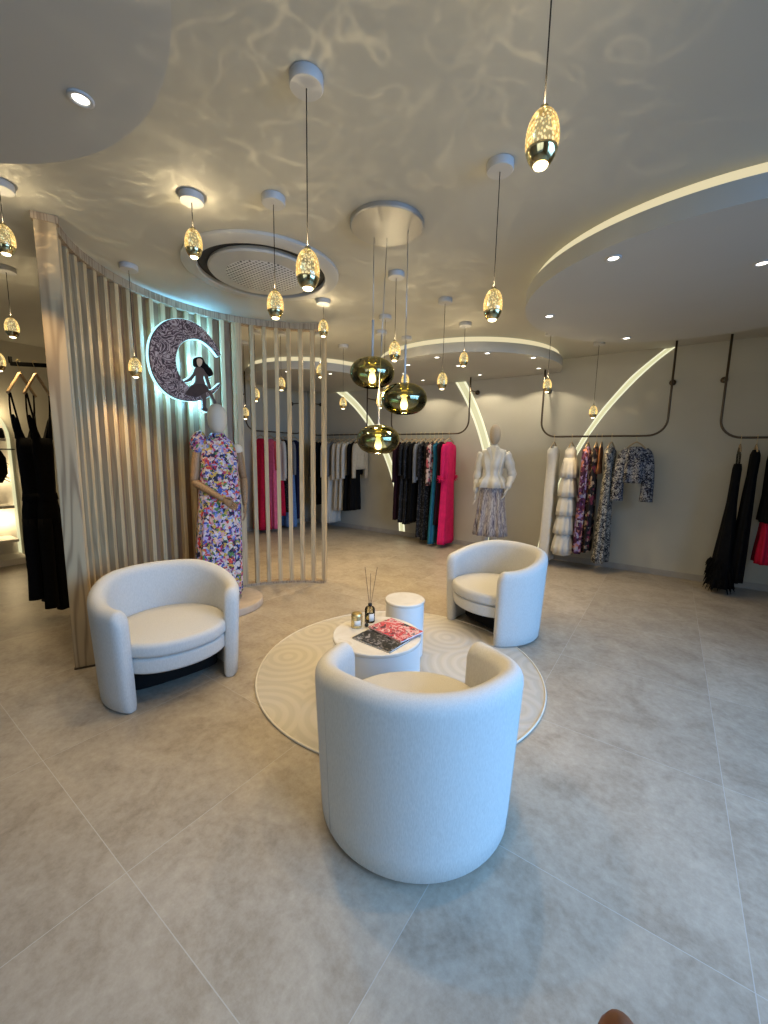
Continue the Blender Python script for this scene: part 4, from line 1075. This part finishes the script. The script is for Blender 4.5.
g3 = 'clothes on the rail at the right picture edge'
Z3 = 1.76 + 0.0125
def G3(*a, **k): return garment(*a, group=g3, **k)
bg = G3('evening_dress', 'black evening gown with feather hem trailing to the left', 'dress', 0.60, Z3, 'strap', 'black', 1.70, w=0.12, d=0.04, hem_w=0.22, hem_d=0.11, lean=(0.0, 0.02), hw=0.11, seed=41, amp=0.15)
rnd = random.Random(5); bm = bm_new()
for k in range(170):
    a = rnd.uniform(0, 2 * PI); zz = rnd.uniform(-1.70, -1.38)
    p = Vector((0.22 * math.cos(a), 0.02 + 0.10 * math.sin(a), zz)); q = p + Vector((0.035 * math.cos(a), 0.045 * math.sin(a), -rnd.uniform(0.06, 0.14)))
    q.z = max(q.z, -1.755)
    tube(bm, [p, p.lerp(q, 0.5) + Vector((0, 0, 0.02)), q], [0.006, 0.008, 0.002], 4)
obj('feather_hem', bm, 'black', bg, smooth=False)
G3('evening_dress', 'black halter gown second from the left on its rail', 'dress', 0.735, Z3, 'gown', 'black', 1.62, w=0.12, d=0.04, hem_w=0.18, hem_d=0.06, lean=(0, 0.03), seed=42, waist=0.9)
G3('coat', 'black short coat over red skirt cut by the right picture edge', 'coat', 0.90, Z3, 'top', 'black', 0.92, sleeves=0.7, w=0.2, d=0.05, lower=('red', 0.9, 1.38, 0.17, 0.055), seed=43, sleeve_mat='black')

g0 = 'clothes on the rail at the far left of the back wall'
Z0 = 1.865 + 0.0125
def G0(*a, **k): return garment(*a, group=g0, **k)
G0('suit', 'black suit seen in the last gap of the slatted screen', 'suit', -5.90, Z0, 'gown', 'black', 1.42, sleeves=0.62, seed=51)
G0('evening_dress', 'dark dress just right of the last slat', 'dress', -5.74, Z0, 'gown', 'black', 1.18, sleeves=0.5, d=0.03, seed=50)
G0('blouse', 'pale shirt over white skirt, first right of the last slat', 'blouse', -5.60, Z0, 'top', 'offwhite', 0.80, sleeves=0.62, lower=('white', 0.78, 1.72, 0.19, 0.05), seed=52)
G0('cardigan', 'grey blue cardigan over long pale skirt', 'cardigan', -5.46, Z0, 'top', 'grey', 0.80, sleeves=0.6, lower=('white', 0.78, 1.74, 0.19, 0.045), seed=53)
G0('blouse', 'cream blouse over beige trousers', 'blouse', -5.31, Z0, 'top', 'cream', 0.85, sleeves=0.66, lower=('cream', 0.8, 1.48, 0.15, 0.04), seed=54)
G0('blouse', 'beige long sleeved blouse right of the cream one', 'blouse', -5.19, Z0, 'top', 'offwhite', 0.78, sleeves=0.64, lower=('offwhite', 0.75, 1.46, 0.15, 0.035), seed=55)
G0('blouse', 'white shirt over black trousers on the far left rail', 'blouse', -5.06, Z0, 'top', 'white', 0.78, sleeves=0.62, lower=('black', 0.75, 1.46, 0.16, 0.05), seed=56)
G0('blouse', 'black short sleeved top over black trousers right of the white shirt', 'blouse', -4.92, Z0, 'top', 'black', 0.62, sleeves=0.55, lower=('black', 0.6, 1.44, 0.16, 0.05), seed=57)
G0('blouse', 'sheer beige blouse at the right end of the pale shirts', 'blouse', -4.80, Z0, 'top', 'beige', 0.66, sleeves=0.6, d=0.03, seed=58)

gl = 'clothes on the left wall rail behind the slats'
ZL = 1.885 + 0.0125
def GL(name, label, cat, yy, kind, mat, L, **k): return garment(name, label, cat, -6.17, ZL, kind, mat, L, ang=0.0, py=yy, group=gl, **k)
GL('evening_dress', 'deep red long gown behind the second slat gap', 'dress', 4.80, 'gown', 'red', 1.82, d=0.05, hem_d=0.10, seed=61)
GL('evening_dress', 'coral pink long gown right of the deep red gown', 'dress', 5.02, 'gown', 'rose', 1.83, d=0.05, hem_d=0.08, sleeves=0.5, sleeve_mat='coral', seed=62)
GL('blouse', 'white shirt over red skirt between slats', 'blouse', 5.20, 'top', 'white', 0.92, sleeves=0.66, d=0.04, lower=('red', 0.9, 1.60, 0.17, 0.06), seed=63)
GL('evening_dress', 'black and grey dress left of the denim skirt', 'dress', 5.34, 'gown', 'lace', 1.55, d=0.035, seed=64)
GL('evening_dress', 'grey top over blue denim skirt', 'dress', 5.44, 'top', 'grey', 0.80, d=0.035, sleeves=0.6, lower=('denim', 0.78, 1.85, 0.20, 0.08), seed=65)
GL('evening_dress', 'navy black dress at the right end of the left wall rail', 'dress', 5.61, 'gown', 'navy', 1.70, d=0.05, hem_d=0.07, sleeves=0.55, seed=66)

# ------------------------------------------------------------------ jumpsuits on the bar behind the screen
t = thing('hanging_bar', 'black flat hanging bar on the back of the wood screen', 'hanging bar', (0, 0, 0))
b0, b1 = Vector((-4.42, 1.02, 2.17)), Vector((-3.90, 1.545, 2.17))
bm = bm_new(); d = (b1 - b0); box(bm, (b0 + b1) / 2, (d.length, 0.018, 0.03), Matrix.Rotation(math.atan2(d.y, d.x), 4, 'Z')); obj('bar', bm, 'matt_black', t, smooth=False)
bm = bm_new(); box(bm, b0 + Vector((0, 0, 0.03)), (0.02, 0.02, 0.05)); obj('end_stop', bm, 'matt_black', t, smooth=False)
def jumpsuit(px, py, label, ang, zh):
    pz = 2.17 + 0.016
    hanger(px, py, pz, ang, 'wooden hanger carrying the ' + label, 0.115, 'hanger_wood', 'hangers on the black bar', 0.17, 0.011, 1.05)
    bm = bm_new()
    cloth(bm, [(-0.60, 0.105, 0.03), (-0.68, 0.11, 0.04), (-0.9, 0.095, 0.042), (-1.08, 0.085, 0.045), (-1.2, 0.11, 0.05), (-1.32, 0.12, 0.055)], 36, 5, 0.12, 3)
    o = obj('jumpsuit', bm, 'black'); o.location = (px, py, pz); o.rotation_euler = (0, 0, ang); o.scale = (0.78, 0.8, 1); tag(o, label, 'jumpsuit', 'black jumpsuits on the bar behind the screen')
    for s in (-1, 1):
        b2 = bm_new(); tube(b2, smoothpts([(s * 0.10, 0.02, -0.56), (s * 0.125, 0.012, -0.42), (s * 0.125, 0.0, -0.245), (s * 0.10, -0.012, -0.38), (s * 0.05, -0.02, -0.62)], 4), [(0.004, 0.010)] * 17, 6); obj('shoulder_strap', b2, 'black', o)
        b2 = bm_new()
        prism(b2, [(s * 0.115, -0.42), (s * 0.112, -0.61), (s * 0.0, -0.68), (s * 0.0, -0.645), (s * 0.085, -0.46)], -0.012, 0.012, Matrix(((1, 0, 0, 0), (0, 0, 1, 0), (0, 1, 0, 0), (0, 0, 0, 1)))); obj('neckline_panel', b2, 'black', o, smooth=False)
        b2 = bm_new(); cloth(b2, [(-1.27, 0.062, 0.05, s * 0.058, 0), (-1.45, 0.066, 0.05, s * 0.064, 0), (-1.75, 0.06, 0.045, s * 0.066, 0), (-zh + (0.05 if s < 0 else 0), 0.068, 0.05, s * 0.072, 0)], 24, 4, 0.15, 5 + s); obj('trouser_leg', b2, 'black', o)
    b2 = bm_new(); cloth(b2, [(-1.06, 0.09, 0.052), (-1.12, 0.10, 0.06)], 30, 3, 0.05, 8); tube(b2, smoothpts([(0.09, -0.05, -1.09), (0.15, -0.07, -1.11), (0.17, -0.06, -1.18)], 3), 0.014, 6); obj('waist_tie', b2, 'black', o)
jumpsuit(-4.38, 1.06, 'black strappy jumpsuit nearer the left picture edge', R(118), 2.02)
jumpsuit(-4.30, 1.142, 'black strappy jumpsuit right beside the wooden end post', R(118), 2.10)

# ------------------------------------------------------------------ left display niche
NX = -6.95
t = thing('display_niche', 'pale arched display niche with shelves and light strip at left edge', 'shelving', (0, 0, 0))
yA, yB, zt = 0.50, 1.555, 1.62
bm = bm_new()
def arch_pts(y0, y1, z0, zs, n=20):
    c = (y0 + y1) / 2; r = (y1 - y0) / 2
    return [(y0, z0), (y1, z0)] + [(c + r * math.cos(PI * k / n), zs + r * math.sin(PI * k / n)) for k in range(n + 1)]
MX = Matrix(((0, 0, 1, 0), (1, 0, 0, 0), (0, 1, 0, 0), (0, 0, 0, 1)))
prism(bm, arch_pts(yA, yB, 0.001, 1.62), XL + 0.002, XL + 0.03, MX); obj('back_board', bm, 'niche', t, smooth=False)
bm = bm_new()
ap = arch_pts(yA, yB, 0.001, 1.62)[1:]
for (a, b) in zip(ap, ap[1:]):
    m_ = Vector(((XL + 0.03), (a[0] + b[0]) / 2, (a[1] + b[1]) / 2)); L_ = math.hypot(b[0] - a[0], b[1] - a[1])
    box(bm, m_ + Vector((0.012, 0, 0)), (0.022, L_ + 0.004, 0.03), Matrix.Rotation(math.atan2(b[1] - a[1], b[0] - a[0]), 4, 'X'))
obj('light_strip', bm, 'arc', t, smooth=False)
for zz in (0.55, 1.15, 1.95):
    l = bpy.data.lights.new('niche_glow', 'POINT'); l.energy = 5; l.color = (1, 0.78, 0.45); l.shadow_soft_size = 0.05
    lo = bpy.data.objects.new('niche_glow', l); col.objects.link(lo); lo.location = (XL + 0.16, yB - 0.12, zz)
for zz, dpt in ((1.60, 0.28), (0.745, 0.34), (0.31, 0.38)):
    bm = bm_new(); box(bm, (XL + 0.03 + dpt / 2, (yA + yB) / 2 - 0.03, zz), (dpt, yB - yA - 0.10, 0.035), bevel=0.003); obj('shelf', bm, 'niche', t, smooth=False)
bm = bm_new(); box(bm, (XL + 0.24, (yA + yB) / 2, 0.04), (0.42, yB - yA, 0.078)); obj('plinth', bm, 'niche', t, smooth=False)
bm = bm_new(); tube(bm, [(XL + 0.03, 1.56, 1.48), (XL + 0.26, 1.56, 1.48), (XL + 0.26, 1.0, 1.48), (XL + 0.03, 1.0, 1.48)], 0.008, 8); obj('rod', bm, 'black_metal', t)
# bag on the upper shelf
t = thing('handbag', 'black handbag with arched handles on the niche shelf', 'handbag', (XL + 0.17, 1.38, 1.6185))
bm = bm_new(); rings(bm, [cloth_ring(z, w, dd, 28, 4, 0.02, 0) for z, w, dd in ((0, 0.05, 0.11), (0.01, 0.055, 0.12), (0.10, 0.045, 0.11), (0.13, 0.02, 0.10))]); obj('bag_body', bm, 'black', t)
for s in (-1, 1):
    bm = bm_new(); tube(bm, smoothpts([(s * 0.02, -0.07, 0.11), (s * 0.02, -0.05, 0.20), (s * 0.02, 0, 0.23), (s * 0.02, 0.05, 0.20), (s * 0.02, 0.07, 0.11)], 4), 0.008, 8); obj('handle', bm, 'black', t)
# feathered black top hanging below the shelf
bm = bm_new(); rnd = random.Random(3)
cloth(bm, [(0, 0.03, 0.06), (-0.1, 0.035, 0.10), (-0.3, 0.03, 0.09), (-0.42, 0.015, 0.04)], 24, 5, 0.3, 4)
o = obj('feather_boa', bm, 'black'); o.location = (XL + 0.26, 1.36, 1.471); tag(o, 'black ruffled scarf hanging below the niche shelf', 'scarf')
bm = bm_new()
for k in range(60):
    z_ = rnd.uniform(-0.42, -0.02); a = rnd.uniform(0, 2 * PI); p = Vector((0.02 * math.cos(a), 0.06 * math.sin(a), z_)); q = p + Vector((0.05 * math.cos(a), 0.07 * math.sin(a), -0.05))
    tube(bm, [p, q], [0.008, 0.002], 4)
obj('feather_fringe', bm, 'black', o, smooth=False)

# ------------------------------------------------------------------ mannequins
def limb(bm, pts, rad, n=12): tube(bm, smoothpts(pts, 4), [r for r in lerp_list(rad, (len(pts) - 1) * 4 + 1)], n)
def lerp_list(v, k):
    out = []
    for i in range(k):
        u = i / (k - 1) * (len(v) - 1); j = min(int(u), len(v) - 2); f = u - j
        out.append(v[j] + (v[j + 1] - v[j]) * f)
    return out
def hand(bm, p, d, side, s=1.0):
    """palm and five slightly curled fingers at p, pointing along d; side = thumb direction"""
    p = Vector(p); d = Vector(d).normalized(); side = Vector(side); side = (side - d * side.dot(d)).normalized(); nrm = d.cross(side)
    tube(bm, [p - d * 0.015, p + d * 0.02, p + d * 0.06, p + d * 0.085], [(0.022 * s, 0.016 * s), (0.030 * s, 0.016 * s), (0.038 * s, 0.014 * s), (0.034 * s, 0.011 * s)], 10) if False else None
    rs = []
    for u, w, th in ((-0.015, 0.021, 0.017), (0.02, 0.030, 0.015), (0.06, 0.038, 0.013), (0.088, 0.034, 0.010)):
        rs.append([p + d * u * s + side * (w * s * math.cos(2 * PI * j / 12)) + nrm * (th * s * math.sin(2 * PI * j / 12)) for j in range(12)])
    rings(bm, rs)
    for k, (o, L) in enumerate(((0.027, 0.068), (0.009, 0.076), (-0.009, 0.070), (-0.026, 0.056))):
        b = p + d * 0.082 * s + side * o * s
        tube(bm, [b, b + d * L * 0.45 * s + nrm * 0.004, b + d * L * 0.78 * s + nrm * 0.014 * s, b + d * L * s + nrm * 0.028 * s], [0.0085 * s, 0.008 * s, 0.007 * s, 0.004 * s], 8)
    b = p + side * 0.024 * s + d * 0.012 * s
    tube(bm, [b, b + side * 0.022 * s + d * 0.028 * s + nrm * 0.006, b + side * 0.028 * s + d * 0.058 * s + nrm * 0.014, b + side * 0.026 * s + d * 0.075 * s + nrm * 0.018], [0.011 * s, 0.0095 * s, 0.008 * s, 0.004 * s], 8)

def body_ring(z, w, d, oy=0, n=28): return [(w * math.cos(2 * PI * i / n), oy + d * math.sin(2 * PI * i / n), z) for i in range(n)]
def mannequin(x, y, z0, ang, label, arm_mat, armL, armR, head_mat, s=1.0, turn=0, plinth=None, wide=1.0):
    """local -y is the front"""
    t = thing('mannequin', label, 'mannequin', (x, y, z0), ang, None); t.scale = (s * wide, s * wide, s)
    # torso and legs: one surface
    bm = bm_new()
    rings(bm, [body_ring(*q) for q in ((0.90, 0.10, 0.09), (0.94, 0.155, 0.115), (1.02, 0.165, 0.12), (1.10, 0.135, 0.10), (1.17, 0.115, 0.088), (1.28, 0.135, 0.105, -0.01), (1.36, 0.155, 0.115, -0.015), (1.44, 0.165, 0.095), (1.50, 0.15, 0.07), (1.535, 0.075, 0.055), (1.56, 0.052, 0.05), (1.62, 0.047, 0.048))])
    for sd in (-1, 1):
        limb(bm, [(sd * 0.085, 0.01, 0.97), (sd * 0.088, 0.0, 0.75), (sd * 0.075, -0.005, 0.52), (sd * 0.07, 0.012, 0.33), (sd * 0.062, 0.015, 0.12), (sd * 0.062, 0.01, 0.075)], [0.088, 0.078, 0.052, 0.054, 0.034, 0.032], 14)
        # foot on its toes
        tube(bm, [(sd * 0.062, 0.03, 0.085), (sd * 0.062, -0.02, 0.065), (sd * 0.066, -0.09, 0.028), (sd * 0.068, -0.15, 0.014)], [(0.034, 0.030), (0.030, 0.034), (0.018, 0.040), (0.010, 0.028)], 10)
    obj('body', bm, 'mann_pale', t)
    # head: smooth egg without a face, as the photo shows
    bm = bm_new(); hr = []
    for i in range(17):
        u = i / 16; th = PI * u
        zz = 1.73 - 0.135 * math.cos(th)
        w = 0.088 * math.sin(th) ** 0.8 * (0.88 + 0.16 * u) if 0 < u < 1 else 0.002
        dd = 0.108 * math.sin(th) ** 0.8 * (0.86 + 0.18 * u) if 0 < u < 1 else 0.002
        hr.append(body_ring(zz, w, dd, -0.012 - 0.02 * (1 - u)))
    rings(bm, hr); h = obj('head', bm, head_mat, t); h.rotation_euler = (0, 0, turn)
    for sd, A in ((-1, armL), (1, armR)):
        bm = bm_new(); sh = Vector((sd * 0.175, 0, 1.455)); el = Vector(A[0]); wr = Vector(A[1])
        limb(bm, [sh, sh.lerp(el, 0.35), el], [0.042, 0.043, 0.032], 12)
        limb(bm, [el, el.lerp(wr, 0.35), wr], [0.034, 0.036, 0.022], 12)
        hand(bm, wr, (wr - el) * 1.0 + Vector(A[2]), A[3]); obj('arm', bm, arm_mat, t)
    for sd in (-1, 1):
        bm = bm_new(); lathe(bm, [(0.046 * math.sin(PI * k / 10) + 0.0006, 0.052 * -math.cos(PI * k / 10)) for k in range(11)], 18, (sd * 0.178, 0, 1.452)); obj('shoulder_cap', bm, 'mann_pale', t)
    bm = bm_new(); tube(bm, [(0, 0.06, 0.012), (0, 0.06, 0.95)], 0.012, 10); obj('support_pole', bm, 'steel', t)
    bm = bm_new(); lathe(bm, [(0.17, 0.0), (0.17, 0.008), (0.15, 0.012)], 40, (0, 0, 0)); obj('base_plate', bm, 'steel', t, angle=40)
    return t
# platform and floral mannequin
PL = (-3.47, 2.22)
bm = bm_new(); lathe(bm, [(0.36, 0), (0.365, 0.004), (0.365, 0.062), (0.36, 0.068)], 64); o = obj('round_platform', bm, 'plinth', angle=40); o.location = (PL[0], PL[1], 0.0005); tag(o, 'low round brown platform under the floral mannequin', 'platform')
MA = (-3.495, 2.235); mang = math.atan2(-0.55, 0.83) + PI / 2     # front (-y) towards the camera
mang = math.atan2(MA[1], MA[0]) + PI / 2 + PI + R(0)
fx = math.atan2(0 - MA[1], 0 - MA[0])      # heading to camera
MANG = fx + PI / 2 + R(12)
mannequin(MA[0], MA[1], 0.07, MANG, 'mannequin with wooden arms wearing the bright floral dress', 'mann_wood',
          ((-0.225, -0.03, 1.15), (-0.02, -0.24, 1.00), (0.05, 0, -0.05), (0, 0, 1)),
          ((0.235, 0.03, 1.17), (0.215, -0.06, 0.92), (0, 0, -0.1), (-0.3, -1, 0)), 'mann_pale', 1.0, R(-12))
# floral maxi dress
bm = bm_new()
cloth(bm, [(1.585, 0.056, 0.058), (1.545, 0.085, 0.068), (1.50, 0.135, 0.088, 0, -0.005), (1.42, 0.155, 0.118, 0, -0.012), (1.34, 0.168, 0.135, 0, -0.015), (1.26, 0.165, 0.13, 0, -0.01), (1.15, 0.175, 0.135), (1.0, 0.185, 0.15), (0.7, 0.195, 0.165, -0.015), (0.05, 0.22, 0.19, -0.05)], 72, 11, 0.10, 9)
o = obj('maxi_dress', bm, 'floral'); o.location = (MA[0], MA[1], 0.085); o.rotation_euler = (0, 0, MANG); tag(o, 'long bright floral halter dress worn by the wooden armed mannequin', 'dress')
for sd in (-1,):
    bm = bm_new(); hh = []
    for i in range(9):
        u = i / 8; th = PI * u
        hh.append([(sd * (0.095 + 0.15 * u) + 0.0, 0.085 * math.sin(th) ** 0.6 * math.cos(2 * PI * j / 16) * (1 + .15 * math.sin(5 * 2 * PI * j / 16)) , 1.52 - 0.05 * u + (0.02 + 0.085 * math.sin(th) ** 0.6) * math.sin(2 * PI * j / 16)) for j in range(16)])
    rings(bm, hh); obj('puff_shoulder', bm, 'floral', o)
# pale mannequin by the wall
MB = (-2.07, 5.62); fx2 = math.atan2(-MB[1], -MB[0]); MANG2 = fx2 + PI / 2 - R(8)
mannequin(MB[0], MB[1], 0.0, MANG2, 'mannequin in ivory jacket and marbled skirt by the back wall', 'mann_pale',
          ((-0.25, 0.02, 1.16), (-0.26, -0.03, 0.92), (0, 0, -0.1), (0.3, -1, 0)),
          ((0.29, 0.05, 1.20), (0.24, -0.08, 1.00), (-0.1, 0, -0.2), (0, -1, 0)), 'mann', 1.045, R(10), wide=0.84)
S2 = 1.045
bm = bm_new()
cloth(bm, [(1.13, 0.128, 0.10), (1.08, 0.15, 0.115), (0.98, 0.19, 0.15), (0.7, 0.225, 0.17), (0.36, 0.275, 0.20)], 72, 12, 0.13, 14)
o = obj('midi_skirt', bm, 'marbled'); o.location = (MB[0], MB[1], 0.0); o.rotation_euler = (0, 0, MANG2); o.scale = (S2 * 0.84, S2 * 0.84, S2); tag(o, 'grey and white marbled midi skirt worn by the mannequin by the wall', 'skirt')
bm = bm_new()
cloth(bm, [(1.585, 0.062, 0.062), (1.55, 0.088, 0.072), (1.525, 0.185, 0.09), (1.47, 0.205, 0.108), (1.38, 0.185, 0.135, 0, -0.015), (1.28, 0.155, 0.122, 0, -0.01), (1.19, 0.132, 0.105), (1.13, 0.19, 0.15), (1.02, 0.25, 0.20)], 64, 8, 0.17, 15)
o = obj('peplum_jacket', bm, 'satin'); o.location = (MB[0], MB[1], 0.0); o.rotation_euler = (0, 0, MANG2); o.scale = (S2 * 0.84, S2 * 0.84, S2); tag(o, 'ivory satin peplum jacket worn by the mannequin by the wall', 'jacket')
for sd, el, wr in ((-1, (-0.25, 0.02, 1.16), (-0.26, -0.03, 0.95)), (1, (0.29, 0.05, 1.20), (0.25, -0.065, 1.02))):
    bm = bm_new(); sh = Vector((sd * 0.175, 0, 1.48)); e = Vector(el); w_ = Vector(wr)
    limb(bm, [sh, sh.lerp(e, 0.4) + Vector((sd * 0.012, 0, 0)), e, e.lerp(w_, 0.5), w_], [0.072, 0.086, 0.074, 0.086, 0.062, 0.078, 0.052, 0.060, 0.044, 0.050, 0.036], 14); obj('sleeve', bm, 'satin', o)
for sd in (-1, 1):
    bm = bm_new(); prism(bm, [(sd * 0.012, 1.36), (sd * 0.05, 1.46), (sd * 0.10, 1.545), (sd * 0.055, 1.565), (sd * 0.03, 1.50)], -0.146, -0.128, Matrix(((1, 0, 0, 0), (0, 0, 1, 0), (0, 1, 0, 0), (0, 0, 0, 1)))); obj('lapel', bm, 'satin', o, smooth=False)

# ------------------------------------------------------------------ photographer's fingertip
cm_ = cam_o.matrix_world
bm = bm_new()
pts = [cm_ @ Vector(p) for p in ((0.101, -0.260, -0.170), (0.094, -0.228, -0.152), (0.083, -0.200, -0.140), (0.0815, -0.188, -0.138), (0.081, -0.1795, -0.138), (0.0808, -0.1752, -0.138), (0.0807, -0.1734, -0.138))]
tube(bm, pts, [0.0088, 0.0088, 0.0088, 0.0086, 0.0070, 0.0045, 0.0012], 16)
o = obj('fingertip', bm, 'skin'); tag(o, "brown fingertip of the photographer poking in at the bottom edge", 'finger')
bm = bm_new(); tube(bm, [Vector(pts[2]) + (cm_.to_3x3() @ Vector((0, -0.001, -0.0078))), Vector(pts[3]) + (cm_.to_3x3() @ Vector((0, 0, -0.0062)))], [(0.0012, 0.0052), (0.001, 0.0045)], 10); obj('finger_nail', bm, 'nail', o)

# ------------------------------------------------------------------ lights
def area(name, loc, rot, sx, sy, e, c):
    l = bpy.data.lights.new(name, 'AREA'); l.shape = 'RECTANGLE'; l.size = sx; l.size_y = sy; l.energy = e; l.color = c
    o = bpy.data.objects.new(name, l); col.objects.link(o); o.location = loc; o.rotation_euler = rot; return o
# daylight entering through the shop front
dl = area('daylight', (XR + 0.45, (WY0 + WY1) / 2, 1.75), (0, R(58), 0), 2.4, WY1 - WY0 + 0.6, 300, (0.22, 0.50, 1.0)); dl.data.spread = R(120)
d2 = area('daylight_entrance', ((FX0 + FX1) / 2, YF - 0.45, 1.6), (R(66), 0, 0), FX1 - FX0 + 0.4, 2.4, 40, (0.85, 0.92, 1.0)); d2.data.spread = R(130)
w = bpy.data.worlds.new('world'); scene.world = w; w.use_nodes = True
bg = w.node_tree.nodes['Background']; bg.inputs['Color'].default_value = (0.45, 0.65, 1.0, 1); bg.inputs['Strength'].default_value = 0.4

vs = scene.view_settings
scene.display_settings.display_device = 'sRGB'
vs.view_transform = 'Standard'; vs.look = 'None'; vs.exposure = -0.2; vs.gamma = 1.0; vs.use_curve_mapping = False
try:
    scene.cycles.use_denoising = True
    scene.cycles.max_bounces = 8
    scene.cycles.transparent_max_bounces = 16
    scene.cycles.sample_clamp_indirect = 4.0
    scene.cycles.caustics_reflective = False
    scene.cycles.caustics_refractive = False
except Exception:
    pass
